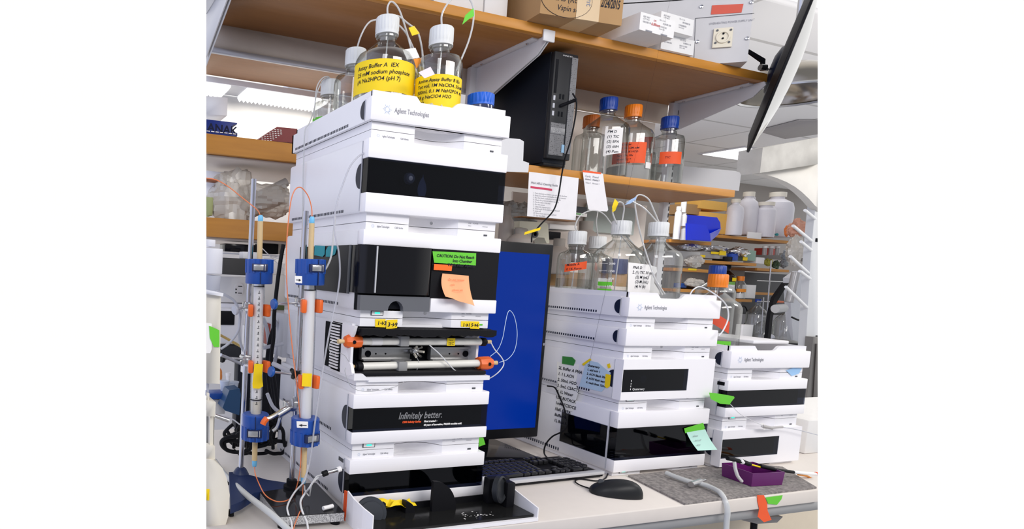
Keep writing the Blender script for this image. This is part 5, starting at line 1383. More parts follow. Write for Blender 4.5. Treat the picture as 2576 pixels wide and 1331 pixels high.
area('lens_lamp', (.2, 1.21, z1 - .05), (.2, 1.28, .8), .7, 1.5, (1, .96, .90), .10)
# tubes in bags (the left bag runs to the photo's edge)
BAG = clear('plastic_bag', (.92, .91, .88), (.7, .68, .66), .30, .2, .45, (.80, .75, .67))
blob('plastic_bag', 'crumpled clear bag on the far shelf left of the stand rod', 'bag', 582, 500, .68, .072, .075, BAG, .05, 3, .35)
TRIM.append(bpy.data.objects['plastic_bag'])
blob('plastic_bag', 'clear bag holding plastic tubes behind the left column', 'bag', 678, 505, .68, .090, .045, BAG, .05, 8, .3)
for k in range(4):
    tag(MB().cyl(at(628 + k * 4, 540 - k * 14, Y=.67 + k * .012), at(712 + k * 3, 500 - k * 14, Y=.67 + k * .012), .014, seg=14).build('centrifuge_tube', mat('tube_polypropylene', (.55, .54, .52), .35)), ['lowest bagged tube on the far shelf', 'second bagged tube from the bottom on the far shelf', 'third bagged tube from the bottom on the far shelf', 'topmost bagged tube on the far shelf'][k], 'tube', 'bagged tubes')
o = bxpx('green_white_carton', 'pale green carton at the far left of the far shelf', 'box', 480, 492, 535, 543, .64, .08, mat('pale_green_card', (.38, .42, .18), .7), trim=True)
o = bxpx('brown_clip', 'rust-brown strip above the pale green carton', 'strip', 480, 445, 548, 458, .66, .03, mat('rust', (.25, .08, .03), .6), trim=True)
o = bxpx('white_carton', 'white carton behind the clear bag, left background', 'box', 480, 425, 567, 540, .70, .1, WHITE, trim=True)

# ================================================================== ON THE TOP SHELF
ZT = 1.2357
def footprint_box(A, Bp, dep, h, z=ZT):
    """front edge A-B on the floor plane, pushed back"""
    d_ = (Bp - A); d_.z = 0; n = Vector((-d_.y, d_.x, 0)).normalized() * dep
    if n.y < 0: n = -n
    c = [Vector((A.x, A.y, z)), Vector((Bp.x, Bp.y, z)), Vector((Bp.x, Bp.y, z)) + n, Vector((A.x, A.y, z)) + n]
    return c
CARD = mat('brown_cardboard', (.42, .25, .11), .85, var=.08, scale=12)
A = at(1358, 33, Z=ZT); Bp = at(1563, 65, Z=ZT)
t = thing('cardboard_box', 'brown cardboard box with handwriting and pale tape on the top shelf', 'box', A)
c = footprint_box(A, Bp, .30, .2)
MB().extr(c, (0, 0, .22)).build('carton', CARD, t, smooth=False)
dx = (c[1] - c[0]).normalized(); ny = dx.cross(ZR)
FP = lambda u, z: c[0] + dx * u + ZR * z + ny * .0006
Lb = (c[1] - c[0]).length
TAPE = mat('pale_parcel_tape', (.62, .45, .26), .35)
MB().extr([FP(Lb * .43, 0), FP(Lb * .71, 0), FP(Lb * .71, .22), FP(Lb * .43, .22)], ny * .0004).build('parcel_tape', TAPE, t)
und = [c[0] + dx * Lb * .43, c[0] + dx * Lb * .71, c[0] + dx * Lb * .71 - ny * .28, c[0] + dx * Lb * .43 - ny * .28]
MB().extr([p - ZR * .0004 for p in und], (0, 0, .0003)).build('parcel_tape', TAPE, t)
m = MB(); m.text('Autosampler', .026, FP(.010, .064), dx, ZR, shear=.2); m.text('Parts (Rotor,', .022, FP(.030, .040), dx, ZR, shear=.2); m.text('Vspin seals)', .020, FP(.050, .016), dx, ZR, shear=.2)
MB().text('2/24/2015', .034, FP(Lb * .72, .042), dx, ZR, shear=.2, bold=.0006, fit=Lb * .24).build('date_writing', INK, t, smooth=False)
pts = [FP(.078 + .080 * math.cos(2 * PI * k / 30), .048 + .050 * math.sin(2 * PI * k / 30)) + ny * .0004 for k in range(31)]
MB().tube(pts, .0006, 5, 1).build('drawn_ring', INK, t)
m.build('lettering', INK, t, smooth=False)
m = MB().text('Agilent', .024, FP(Lb * .545, .105) + ny * .0004, -ZR, dx, bold=.0004); m.build('printed_name', INKG, t, smooth=False)
A2 = at(1280, 60, Z=ZT)
t = thing('cardboard_box', 'dull brown box behind the handwritten cardboard box', 'box', (.66, .40, ZT))
MB().box(.56, .70, .42, .60, ZT, ZT + .2, .002).build('carton', mat('grey_brown_card', (.30, .19, .12), .85), t)
for k, (xa, xb, lab) in enumerate(((1090, 1215, 'white carton on the top shelf above the Buffer B bottle'), (1219, 1276, 'narrow white carton beside the brown boxes on the top shelf'))):
    a = at(xa, 20, Y=.335); b = at(xb, 30, Y=.335)
    t = thing('white_carton', lab, 'box', (a.x, .335, ZT)); MB().box(a.x, b.x, .335, .50, ZT, ZT + .18, .002).build('carton', mat('carton_white', (.72, .70, .68), .7), t)
a = at(1075, 2, Y=.33); t = thing('black_box', 'black object on the top shelf left of the white carton', 'box', (a.x - .06, .33, ZT)); MB().box(a.x - .09, a.x - .002, .33, .45, ZT, ZT + .1, .003).build('case', mat('dark_brown', (.05, .025, .012), .5), t)
# small white reagent cartons
CW = mat('reagent_white', (.80, .79, .78), .6)
def reagent(label, a, b, dep, h, z, seedv):
    A = at(*a, Z=z); Bp = at(*b, Z=z); c = footprint_box(A, Bp, dep, h, z)
    t = thing('reagent_box', label, 'box', A, 'white reagent boxes on the top shelf')
    MB().extr(c, (0, 0, h)).build('carton', CW, t, smooth=False)
    dx = (c[1] - c[0]).normalized(); ny = dx.cross(ZR); L = (c[1] - c[0]).length; random.seed(seedv)
    F = lambda u, zz: c[0] + dx * u + ZR * zz + ny * .0004
    m = MB()
    for (u, zz, tx, sz) in ((.08, .74, 'REF 5067', .007), (.08, .62, 'LOT 0415', .006), (.55, .80, '50 x 2 mL', .006), (.55, .30, 'Store dry', .006)):
        MB().text(tx, sz, F(L * u, h * zz), dx, ZR).build('printing', INKG, t, smooth=False)
    for bx, bz in ((.08, .45), (.66, .62), (.55, .42)):
        m = MB()
        for k in range(12):
            w_ = random.uniform(.0006, .0018); u = L * bx + k * .0028
            m.add([F(u, h * bz), F(u + w_, h * bz), F(u + w_, h * (bz + .10)), F(u, h * (bz + .10))], [(0, 1, 2, 3)])
        m.build('barcode', INKG, t, smooth=False)
    return t, F, L, dx, h
t, F, L, dx, h = reagent('white reagent box with red writing, overhanging the shelf at the left', (1608, 74), (1694, 97), .22, .048, ZT, 1)
m = MB().text('on', .010, F(L * .38, h * .66), dx, ZR, shear=.2).text('6.00mm', .011, F(L * .32, h * .42), dx, ZR, shear=.2, bold=.0002); m.build('lettering', mat('red_ink', (.5, .03, .03), .6), t, smooth=False)
MB().extr([F(L * .18, .0), F(L * .36, .0), F(L * .36, .004), F(L * .18, .004)], dx.cross(ZR) * .0006).extr([F(L * .62, .0), F(L * .80, .0), F(L * .80, .004), F(L * .62, .004)], dx.cross(ZR) * .0006).build('flap_slots', INKG, t)
reagent('white reagent box lying flat at the right of the pile', (1662, 122), (1744, 140), .16, .044, ZT, 2)
zz = ZT + .044
A = at(1690, 92, Z=zz)
reagent('upper white reagent box behind the one with red writing', (1660, 70), (1742, 92), .14, .048, zz, 3)
# grey control box with a socket
A = at(1802, 160, Z=ZT); Bp = at(1880, 154.5, Z=ZT)
d_ = (A - Bp).normalized(); A_ = Bp + d_ * .42
c = footprint_box(A_, Bp, .22, .3)
t = thing('control_box', 'grey metal control box with a cream socket, top right', 'box', Bp)
MB().extr(c, (0, 0, .30)).build('case', mat('control_grey', (.56, .55, .55), .45), t, smooth=False)
dx = (c[1] - c[0]).normalized(); ny = dx.cross(ZR); L = (c[1] - c[0]).length
def onf(x, y, off=.001):
    """point of the control box face seen at a photo pixel"""
    v = CR * ((x - PX) / FPX) - CU * ((y - PY) / FPX) + CF
    return CAMP + v * ((c[0] - CAMP).dot(ny) / v.dot(ny)) + ny * off
q = [onf(x, y) for x, y in ((1788, 37), (1791, 14), (1870, 10), (1865, 32))]
MB().extr(q, ny * .0005).build('orange_tape', mat('faded_red_tape', (.62, .10, .06), .7), t)
q = [onf(x, y) for x, y in ((1749, 46), (1897, 33), (1897, 34.2), (1749, 47.2))]
MB().extr(q, ny * .0005).build('panel_seam', DGREY, t)
q = [onf(x, y) for x, y in ((1749, 46), (1750, 46), (1746, 150), (1745, 150))]
MB().extr(q, ny * .0005).build('panel_seam', DGREY, t)
SOCK = mat('ivory_socket', (.72, .66, .52), .4)
q = [onf(x, y) for x, y in ((1795, 74), (1843, 70), (1839, 119), (1790, 122))]
so = MB().extr(q, ny * .006).build('socket', SOCK, t)
c1 = onf(1817, 95, .007)
MB().lathe([(.020, 0), (.019, .004), (.014, .004), (.013, .001), (.0, .001)], c1, ny, 28).build('socket_ring', SOCK, so)
for x, y in ((1818, 87), (1816, 99)): MB().cyl(onf(x, y, .0085), onf(x, y, .010), .0028).build('pin_hole', BLACKB, so)
for x, y in ((1803, 79), (1837, 77), (1832, 108), (1798, 110)): MB().cyl(onf(x, y, .007), onf(x, y, .0085), .0032).build('socket_screw', DGREY, so)
for x, y in ((1764, 17), (1890, 6), (1879, 97), (1754, 105)): MB().lathe([(.0055, 0), (.005, .003), (0, .004)], onf(x, y), ny, 14).build('screw', CHROME, t)
m = MB(); m.text('OVERHEATING POWER SUPPLY UNIT', .009, onf(1783, 63), dx, ZR, fit=.118); m.build('lettering', INKG, t, smooth=False)
# dark slot line above
hose('power_cable', 'black cord lying behind the brown box at the very top', [at(1566, 9, Y=.31), at(1600, 7, Y=.31), at(1650, 4, Y=.31), at(1700, 1, Y=.31), at(1740, -4, Y=.31)], .0018, BLACK, 'cord')

# ================================================================== MIRROR, LAMP DOME, PILLAR (right)
mc_ = at(1966, 178, d=2.02)
major = (at(2042, 0, d=2.02) - at(1893, 358, d=2.02)); Rm_ = major.length / 2 * 1.03
mj = major.normalized(); view = (mc_ - CAMP).normalized()
nrm = mj.cross(view).normalized()
if nrm.dot(CR) < 0: nrm = -nrm
axm = (nrm * .9999 + view * .012).normalized()
t = thing('convex_mirror', 'round black-backed convex mirror seen nearly edge-on, top right', 'mirror', mc_)
MIRR = mat('mirror_face', (.55, .55, .55), .10, 1.0, var=0)
MB().lathe([(Rm_ * k / 14, .040 * (1 - (k / 14) ** 2)) for k in range(15)][::-1], mc_, axm, 48).build('mirror_dome', MIRR, t)
MB().lathe([(Rm_ * .99, -.004), (Rm_ * 1.01, -.003), (Rm_ * 1.01, .003), (Rm_ * .985, .004)], mc_, axm, 48).build('rim', BLACK, t)
MB().lathe([(0, -.020), (Rm_ * .8, -.017), (Rm_ * 1.0, -.004)], mc_, axm, 48, closed=True).build('backing', BLACK, t)
MB().lathe([(0, -.034), (Rm_ * .16, -.033), (Rm_ * .27, -.024), (Rm_ * .31, -.010)], mc_, axm, 32, closed=True).build('back_housing', NAVY, t)
MB().cyl(mc_ - axm * .04, at(1925, 170, d=2.0), .0055).build('ball_rod', STEEL, t)
ab = MB(); 
pa = [at(x, y, d=2.0) for x, y in ((1885, 124), (1926, 148), (1924, 178), (1916, 178), (1917, 156), (1886, 134))]
ab.extr(pa, (0, .006, 0)).build('wall_arm', BLACK, t)
MB().cyl(at(1912, 169, d=1.99), at(1926, 170, d=1.99), .010).build('clamp_nut', STEEL, t)
# chrome dome light
dc = at(1990, 232, d=2.6)
t = thing('ceiling_dome', 'wide chrome dome hanging under the ceiling behind the mirror', 'dome', dc)
R_ = 2.6 * 112 / FPX
MB().lathe([(R_ * math.cos(PI / 2 * k / 12) if k < 12 else 0, .13 * math.sin(PI / 2 * k / 12)) for k in range(13)], dc - ZR * .01, (0, 0, 1), 48, closed=True).build('dome_shell', mat('tinted_chrome', (.42, .38, .32), .18, 1.0), t)
MB().lathe([(R_ * 1.02, -.006), (R_ * 1.03, 0), (R_ * 1.0, .006), (R_ * .96, 0), (R_ * 1.0, -.006)], dc - ZR * .01, (0, 0, 1), 48, closed=True).build('dome_rim', STEEL, t)
for o in t.children: TRIM.append(o)
MB().cyl(dc + ZR * .10, Vector((dc.x, dc.y, CZ)), .012).build('stem', STEEL, t)
# pillar with arch
YP = .62
t = thing('drying_rack_post', 'pale post with an arched top and beam at the right edge', 'post', at(2050, 900, Y=YP))
PST = mat('pale_post', (.62, .63, .64), .5, var=.02)
slabpx([(2053, 505), (2110, 520), (2110, 1090), (2056, 1080), (2022, 1070), (2027, 868), (2033, 760), (2040, 640), (2047, 560)], YP, .03, 'post', PST, t)
slabpx([(1919, 371.5), (2110, 337), (2110, 405), (1911.5, 435.5)], YP - .06, .09, 'beam', speckle('weathered_white', (.50, .48, .44), (.63, .61, .56), 14, .7, .3, .7), t)
arch = [(1911, 436), (1928, 440), (1952, 447), (1979, 458), (2000, 470), (2017, 483), (2035, 500), (2051, 518), (2110, 560), (2110, 405)]
slabpx(arch, YP - .02, .03, 'arch_panel', mat('arch_cream', (.78, .75, .69), .6), t)
for k, (x, y) in enumerate(((2053, 605), (2053, 850))):
    o = bxpx('dark_slot', None, None, x, y - 6, x + 20, y + 5, YP - .002, .003, BLACKB); o.name = 'dark_slot'; o.parent = t; o.location = -t.location; TRIM.append(o)
for k, (a, b) in enumerate((((2025, 529), (2051, 551)), ((1995, 568), (2043, 608)), ((2015, 608), (2041, 630)), ((1988, 645), (2034, 688)), ((2012, 682), (2038, 702)), ((1977, 722), (2031, 775)))):
    A = at(*a, Y=YP - .12); Bq = at(*b, Y=YP + .01)
    MB().cyl(A, Bq, .0055, .0065, 12).build('peg', mat('peg_white', (.80, .81, .82), .35), t)
t = thing('steel_wall_box', 'stainless steel framed box at the right edge', 'box', at(2040, 950, Y=YP))
slabpx([(2046, 848), (2110, 850), (2110, 1078), (2022, 1063), (2035, 960)], YP - .03, .03, 'frame', mat('dull_steel', (.22, .21, .20), .4, .6), t)
slabpx([(2054, 865), (2110, 866), (2110, 1062), (2043, 1050)], YP - .034, .005, 'recess', mat('dark_steel', (.10, .09, .085), .35, .6), t)
# white case right of the rightmost stack
t = thing('white_case', 'large off-white case behind and right of the rightmost stack', 'case', (1.66, .12, 0))
a = at(1988, 1085, Y=.15)
tr(MB().box(a.x + .05, 2.3, .13, .42, .0005, .112, .004).build('case_body', mat('case_white', (.82, .80, .77), .5), t))

# ================================================================== FAR BENCH (right background)
YB = 3.0
def fshelf(label, xa, ya, xb, yb, Y=YB, dep=.30, th=.026):
    a = at(xa, ya, Y=Y); b = at(xb, yb, Y=Y); z = (a.z + b.z) / 2
    t = thing('shelf_board', label, 'shelf', (a.x, Y, z - th))
    MB().box(a.x, b.x, Y + .02, Y + dep, z - th, z).build('board', OAK, t); MB().box(a.x, b.x, Y, Y + .02, z - th, z).build('edge_strip', OAKE, t)
    return z, a.x, b.x
zA, *_ = fshelf('far oak shelf carrying the white jugs', 1762, 588, 1990, 605)
zB, *_ = fshelf('short far oak shelf under the blue bin', 1689, 603, 1790, 608, 2.6)
zC, *_ = fshelf('far oak shelf with foil-topped trays and yellow labels', 1757, 652, 1903, 664)
zD, *_ = fshelf('far oak shelf behind the steel rod, right background', 1905, 673, 1985, 680, 3.1)
zE, *_ = fshelf('far oak shelf with a yellow label under bagged goods', 1700, 671, 1782, 681, 2.6)
zF, *_ = fshelf('far oak shelf under the orange-capped bottle', 1834, 750, 1892, 755)
zG, *_ = fshelf('low far oak shelf behind the steel rod', 1895, 733, 1958, 739, 3.1)
zH, *_ = fshelf('far oak shelf behind the middle tray', 1700, 724, 1806, 733, 2.6)
slb = at(1990, 700, Y=3.34)
for k, (x0, x1, y0, y1, Y, mt, lab) in enumerate(((1690, 2050, 615, 660, 3.33, mat('dark_grey_panel', (.20, .18, .16), .8), 'dark grey panel behind the foil-topped trays'),  # one even dark grey for this panel
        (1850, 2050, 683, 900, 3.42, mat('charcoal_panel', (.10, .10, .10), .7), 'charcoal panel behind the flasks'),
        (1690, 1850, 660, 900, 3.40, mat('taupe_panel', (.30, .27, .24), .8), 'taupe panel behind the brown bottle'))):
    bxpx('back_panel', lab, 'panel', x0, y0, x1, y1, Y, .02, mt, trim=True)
bxpx('pale_counter_panel', 'pale panel low behind the glass flasks', 'panel', 1862, 790, 2030, 900, 3.38, .02, mat('pale_low', (.42, .41, .42), .7))
# boxes and jugs on the upper far shelf
YC = mat('yellow_card', (.85, .48, .10), .7)
for k, (x0, y0, x1, y1, lab) in enumerate(((1764, 532, 1826, 590, 'lower yellow carton on the far shelf'), (1762, 502, 1828, 531, 'upper yellow carton on the far shelf'))):
    bxpx('yellow_carton', lab, 'box', x0, y0, x1, y1, YB + .02, .25, YC, 'yellow cartons on the far shelf')
bxpx('brown_carton', 'brown carton left of the yellow ones', 'box', 1725, 512, 1762, 541, YB + .04, .2, CARD)
bxpx('brown_carton', 'lower brown carton left of the yellow ones', 'box', 1725, 541, 1762, 590, YB + .04, .2, CARD)
for k, (x, y0, y1, r_, lab) in enumerate(((1700, 519, 602, .024, 'tall white wash bottle at the left end of the far shelf'), (1718, 570, 604, .022, 'lower white square bottle beside the blue bin'), (1718, 536, 569, .022, 'upper white square bottle beside the blue bin'), (1718, 500, 535, .020, 'topmost white bottle above the blue bin'))):
    bs = at(x, y1, Y=2.55); tp = at(x, y0, Y=2.55); h = tp.z - bs.z
    t = thing('white_bottle', lab, 'bottle', bs)
    MB().lathe([(r_, 0), (r_, h * .80), (r_ * .6, h * .88), (r_ * .6, h), (0, h)], bs, (0, 0, 1), 20).build('bottle_body', mat('hdpe_white', (.74, .73, .72), .5), t)
    MB().lathe([(r_ * .72, h * .88), (r_ * .72, h), (0, h)], bs, (0, 0, 1), 16).build('cap', GREYP if k % 2 else PAPER, t)
# blue bin
q = lambda x, y, Y=2.45: at(x, y, Y=Y)
BB = mat('bin_blue', (.0, .02, .62), .35)
t = thing('storage_bin', 'bright blue open-front storage bin on the far shelf', 'bin', q(1728, 605))
sh = [(1728, 540), (1806, 547), (1813, 560), (1815, 575), (1783, 588), (1786, 606), (1728, 604)]
MB().extr([q(x, y) for x, y in [(1728, 562), (1777, 566), (1785, 588), (1787, 607), (1728, 604)]], (0, .012, 0)).build('side_wall', BB, t)
MB().extr([q(x, y, 2.60) for x, y in [(1728, 540), (1804, 547), (1812, 560), (1813, 575), (1787, 600), (1728, 600)]], (0, .012, 0)).build('rear_wall', BB, t)
MB().extr([q(1785, 588), q(1787, 607), at(1806, 590, Y=2.60), at(1814, 574, Y=2.60)], (.004, 0, 0)).build('front_lip', BB, t)
MB().extr([q(1728, 604), q(1786, 607), at(1800, 592, Y=2.60), at(1728, 592, Y=2.60)], (0, 0, .006)).build('bin_floor', BB, t)
# jugs
HD = mat('natural_hdpe', (.72, .70, .74), .4, var=.02)
def jug(label, x, y0, y1, w, Y, neck=.35, capm=CREAM, handle=False, shoulder=.2):
    bs = at(x, y1, Y=Y); tp = at(x, y0, Y=Y); h = tp.z - bs.z; r_ = w * ((bs - CAMP).dot(CF)) / FPX / 2
    t = thing('plastic_jug', label, 'jug', bs)
    MB().lathe([(r_ * .96, 0), (r_, h * .04), (r_, h * (1 - shoulder - .16)), (r_ * .9, h * (1 - .16 - shoulder * .4)), (r_ * neck, h * .86), (r_ * neck, h * .92)], bs, (0, 0, 1), 30).build('jug_body', HD, t)
    MB().lathe([(r_ * neck * 1.25, h * .90), (r_ * neck * 1.25, h), (0, h)], bs, (0, 0, 1), 24).build('cap', capm, t)
    if handle:
        MB().tube([bs + Vector((r_ * .3, 0, h * .90)), bs + Vector((r_ * .95, 0, h * .88)), bs + Vector((r_ * .98, 0, h * .72))], .010).build('handle', HD, t)
    return t
jug('white jug with a handle on the far shelf', 1873, 482, 592, 44, YB + .12, .45, handle=True)
jug('broad white jug with a wide cream cap on the far shelf', 1918, 508, 597, 46, YB + .05, .62, shoulder=.1)
jug('large translucent carboy at the right of the far shelf', 1945, 483, 597, 70, YB + .18, .4)
jug('bag-wrapped white bottle left of the handled jug', 1842, 500, 592, 38, YB + .0, .4)
bxpx('white_card', 'small white card standing before the jugs', 'card', 1882, 583, 1915, 602, YB - .005, .01, PAPER)
blob('pink_bag', 'salmon and clear bag of gloves at the right end of the far shelf', 'bag', 2008, 575, YB - .3, .075, .075, mat('salmon_film', (.62, .30, .20), .45), .06, 4, .4)
blob('clear_bag', 'clear crumpled bag hanging below the salmon one', 'bag', 2000, 630, YB - .35, .07, .11, BAG, .06, 5, .35)
blob('orange_bag', 'orange glove end beside the carboy', 'glove', 1979, 582, YB - .1, .018, .05, mat('glove_orange', (.90, .25, .06), .5), .02, 6, .3)
tag(MB().cyl(at(1935, 592, Y=YB - .01), at(1942, 590, Y=YB - .01), .012).build('bottle_stopper', PAPER), 'loose white stopper before the carboy', 'stopper')
blob('teal_clip', 'teal clip beside the loose white stopper', 'clip', 1954, 590, YB - .02, .022, .012, mat('teal_plastic', (.01, .30, .32), .4), .01, 7)
# trays, foil and labels
FOIL = mat('aluminium_foil', (.75, .75, .76), .28, .9, bump=1.0, scale=60)
for k, (x, y, w_, h_, lab) in enumerate(((1735, 622, .10, .025, 'foil-covered tray stack at the left of the far shelves'), (1800, 626, .12, .028, 'foil-topped tray behind the yellow labels'), (1858, 634, .10, .04, 'crumpled foil in the middle of the far shelf'))):
    blob('foil_wrap', lab, 'foil', x, y, [2.62, 3.08, 3.06][k], w_ * [.9, 1.1, .9][k], h_, FOIL, .06, 10 + k, .4)
def clrbox(lab, x0, y0, x1, y1, Y, mt, dep=.12, name='plastic_box'): return bxpx(name, lab, 'box', x0, y0, x1, y1, Y, dep, mt)
CLB = clear('clear_box', (.8, .8, .8), (.5, .5, .5), .3, .15, .45, (.58, .56, .55))
clrbox('clear lidded boxes on the far shelf behind the yellow labels', 1766, 632, 1828, 653, YB + .05, CLB)
clrbox('clear bagged box stack at the left far shelf', 1700, 630, 1758, 672, 2.62, CLB)
blob('bagged_goods', 'clear bagged goods above the yellow shelf label', 'bag', 1745, 658, 2.60, .085, .045, BAG, .05, 31, .35)
for k, (x0, y0, x1, y1, lab) in enumerate(((1763, 641, 1774, 648, 'leftmost yellow label on the far shelf trays'), (1790, 633, 1808, 640, 'middle yellow label on the far shelf trays'), (1811, 631, 1826, 643, 'larger orange-yellow label on the far shelf trays'), (1870, 647, 1880, 656, 'small yellow label under the foil'))):
    bxpx('yellow_label', lab, 'label', x0, y0, x1, y1, YB + .035, .004, YEL, bev=0)
clrbox('green and white carton at the right of the foil', 1880, 629, 1900, 657, YB + .04, mat('green_white', (.30, .45, .36), .6))
clrbox('blue bag between the foil lumps', 1842, 638, 1856, 656, YB + .03, mat('royal', (.02, .08, .45), .5))
clrbox('black gap-filling case on the far shelf', 1824, 645, 1842, 658, YB + .03, BLACK)
clrbox('red and white jar group at the right of the far shelf', 1930, 624, 1950, 642, 3.12, mat('jar_red', (.6, .06, .04), .5))
for k in range(3):
    b_ = at(1922 + k * 16, 642, Y=3.06); h = .09
    t = thing('small_jar', ['leftmost clear jar with a white lid beside the red jar', 'middle clear jar with a white lid beside the red jar', 'rightmost clear jar with a white lid beside the red jar'][k], 'jar', b_, 'white-lidded jars')
    MB().lathe([(.018, 0), (.018, h * .8)], b_, seg=18).build('jar_body', CLB, t); MB().lathe([(.019, h * .8), (.019, h), (0, h)], b_, seg=18).build('lid', PAPER, t)
clrbox('white carton with a yellow mark on the right far shelf', 1903, 647, 1922, 664, 3.05, PAPER)
for k, (x, y, mt, lab) in enumerate(((1932, 660, mat('olive_y', (.45, .42, .05), .5), 'olive bag on the right far shelf'), (1952, 666, mat('dkgreen', (.06, .10, .05), .5), 'dark green bag on the right far shelf'), (1972, 664, mat('smoke', (.25, .26, .27), .5), 'grey bag on the right far shelf'))):
    blob('small_bag', lab, 'bag', x, y, 3.12, .035, .035, mt, .03, 40 + k, .4)
blob('clear_bag', 'bluish clear bag at the right of the far shelves', 'bag', 1985, 640, 2.9, .05, .05, clear('bluish_bag', (.7, .75, .8), (.4, .45, .5), .3, .2, .4, (.45, .50, .55)), .05, 50, .35)
bxpx('yellow_label', 'yellow label on the edge of the left far shelf', 'label', 1733, 675, 1752, 681, 2.597, .003, YEL, bev=0)
# brown bottle etc
def fbottle(label, x, y0, y1, w, Y, gm, capm, extra=None, neck=.22, capfrac=.12):
    bs = at(x, y1, Y=Y); tp = at(x, y0, Y=Y); h = tp.z - bs.z; r_ = w * ((bs - CAMP).dot(CF)) / FPX / 2
    t = thing('reagent_bottle', label, 'bottle', bs)
    MB().lathe([(r_ * .9, 0), (r_, h * .03), (r_, h * .58), (r_ * .8, h * .68), (r_ * neck, h * .82), (r_ * neck, h * .9)], bs, (0, 0, 1), 28, closed=True).build('bottle_body', gm, t)
    MB().lathe([(r_ * neck * 1.35, h * (1 - capfrac)), (r_ * neck * 1.35, h), (0, h)], bs, (0, 0, 1), 20).build('cap', capm, t)
    return t, bs, r_, h
AMB = mat('amber_glass', (.018, .006, .003), .12, coat=.3)
t, bs, r_, h = fbottle('large amber bottle with a white label, right background', 1823, 665, 752, 44, YB + .10, AMB, BLACK)
wrap(bs, r_, -.2, .9, h * .20, h * .48, 'paper_label', PAPER, t); wrap(bs, r_ + .001, -.1, .9, h * .42, h * .50, 'green_band', mat('label_green', (.20, .45, .08), .6), t); wrap(bs, r_ + .001, .5, 1.0, h * .52, h * .62, 'yellow_tag', YEL, t)
t, bs, r_, h = fbottle('small clear bottle with an orange cap and tape, right background', 1858, 695, 751, 28, YB + .03, GLASS, CAPO, neck=.42, capfrac=.2)
wrap(bs, r_, -1.2, 1.2, h * .30, h * .44, 'orange_tape', mat('deep_orange_tape', (.9, .3, .02), .6), t)
MB().lathe([(r_ * .9, .004), (r_ * .9, h * .24)], bs, seg=20).build('powder', PAPER, t)
fbottle('orange-capped bottle hidden behind the amber bottle', 1818, 692, 750, 20, YB + .28, AMB, CAPO, neck=.6, capfrac=.25)
for k, (x, lab) in enumerate(((1722, 'leftmost dark bottle lying behind the bagged goods'), (1752, 'middle dark bottle lying behind the bagged goods'), (1783, 'rightmost dark bottle lying behind the bagged goods'))):
    tag(MB().cyl(Vector((at(x - 14, 694, Y=2.75).x, 2.75, zH + .0285)), Vector((at(x + 15, 697, Y=2.75).x, 2.75, zH + .0285)), .028, seg=20).build('dark_bottle', AMB), lab, 'bottle', 'dark bottles lying on the far shelf')
blob('bagged_goods', 'clear bag lying on the shelf behind the middle tray', 'bag', 1748, 712, 2.60, .09, .035, BAG, .05, 33, .3)
bxpx('blue_case', 'blue box end behind the middle tray', 'box', 1709, 712, 1727, 724.5, 2.63, .05, BLUEP)
bxpx('folded_paper', 'folded white paper leaning beside the small orange-capped bottle', 'paper', 1873, 716, 1899, 751, YB + .0, .02, PAPER)
zK = at(1917, 860, Y=2.85).z
t = thing('far_bench', 'pale far bench top under the glass flasks', 'bench', (5, 2.3, zK - .03))
tr(MB().box(at(1850, 860, Y=2.85).x, 7.5, 2.28, 3.36, zK - .03, zK - .0005).build('bench_top', mat('pale_low', (.42, .41, .42), .7), t))
tr(MB().box(at(1850, 860, Y=2.85).x + .05, 7.5, 2.35, 2.37, -.9, zK - .03).build('front_panel', OFFW, t))
# steel lattice stand with flasks
rod('tall thin steel rod of the far glassware stand', at(1940, 655, Y=2.8), at(1924, 860, Y=2.8), .006)
rod('horizontal steel rod near the top of the far glassware stand', at(1905, 706, Y=2.8), at(1975, 709, Y=2.8), .004)
rod('lower horizontal steel rod of the far glassware stand', at(1905, 758, Y=2.8), at(1965, 760, Y=2.8), .004)
rod('second thin steel rod of the far glassware stand', at(1921, 748, Y=2.8), at(1915, 840, Y=2.8), .005)
tag(MB().cyl(at(1955, 759, Y=2.78), at(1970, 760, Y=2.78), .010).build('orange_grip', ORP), 'orange grip on the far glassware stand rod', 'grip')
t, bs, r_, h = fbottle('clear conical flask with a blue cap, right background', 1898, 752, 840, 44, 2.9, GLASS, CAPB, neck=.22, capfrac=.09)
t, bs, r_, h = fbottle('round clear flask low behind the rightmost tray', 1917, 795, 860, 40, 2.85, GLASS, CAPW, neck=.2, capfrac=.04)
t, bs, r_, h = fbottle('large clear filter bottle near the right post', 1970, 770, 862, 48, 2.7, GLASS, GREYP, neck=.3, capfrac=.05)
t = thing('ph_probe_device', 'small dark and white device at the foot of the far glassware stand', 'device', at(1930, 855, Y=2.7))
MB().lathe([(.03, 0), (.035, .03), (.02, .06), (0, .065)], at(1930, 855, Y=2.7), (.3, -.5, .6), 20).build('device_body', GREYP, t)
MB().box(at(1930, 850, Y=2.66).x - .012, at(1930, 850, Y=2.66).x + .012, 2.65, 2.66, at(1930, 846, Y=2.66).z - .006, at(1930, 846, Y=2.66).z + .012).build('socket', BLACK, t)
bxpx('white_tub', 'small white tub behind the rightmost tray', 'tub', 1870, 817, 1891, 857, 2.6, .06, PAPER)
t = thing('rotary_evaporator', 'white rotary evaporator with a black arm behind the drying pegs', 'evaporator', at(1965, 800, Y=2.5))
MB().extr([at(x, y, Y=2.6) for x, y in ((1985, 700), (2010, 682), (2030, 690), (2033, 860), (1996, 860), (1990, 780))], (0, .05, 0)).build('column', mat('evap_white', (.66, .67, .70), .4), t)
MB().extr([at(x, y, Y=2.55) for x, y in ((1975, 712), (1985, 712), (1968, 738), (1952, 765), (1944, 800), (1938, 860), (1930, 860), (1938, 790), (1948, 750))], (0, .03, 0)).build('black_arm', BLACK, t)
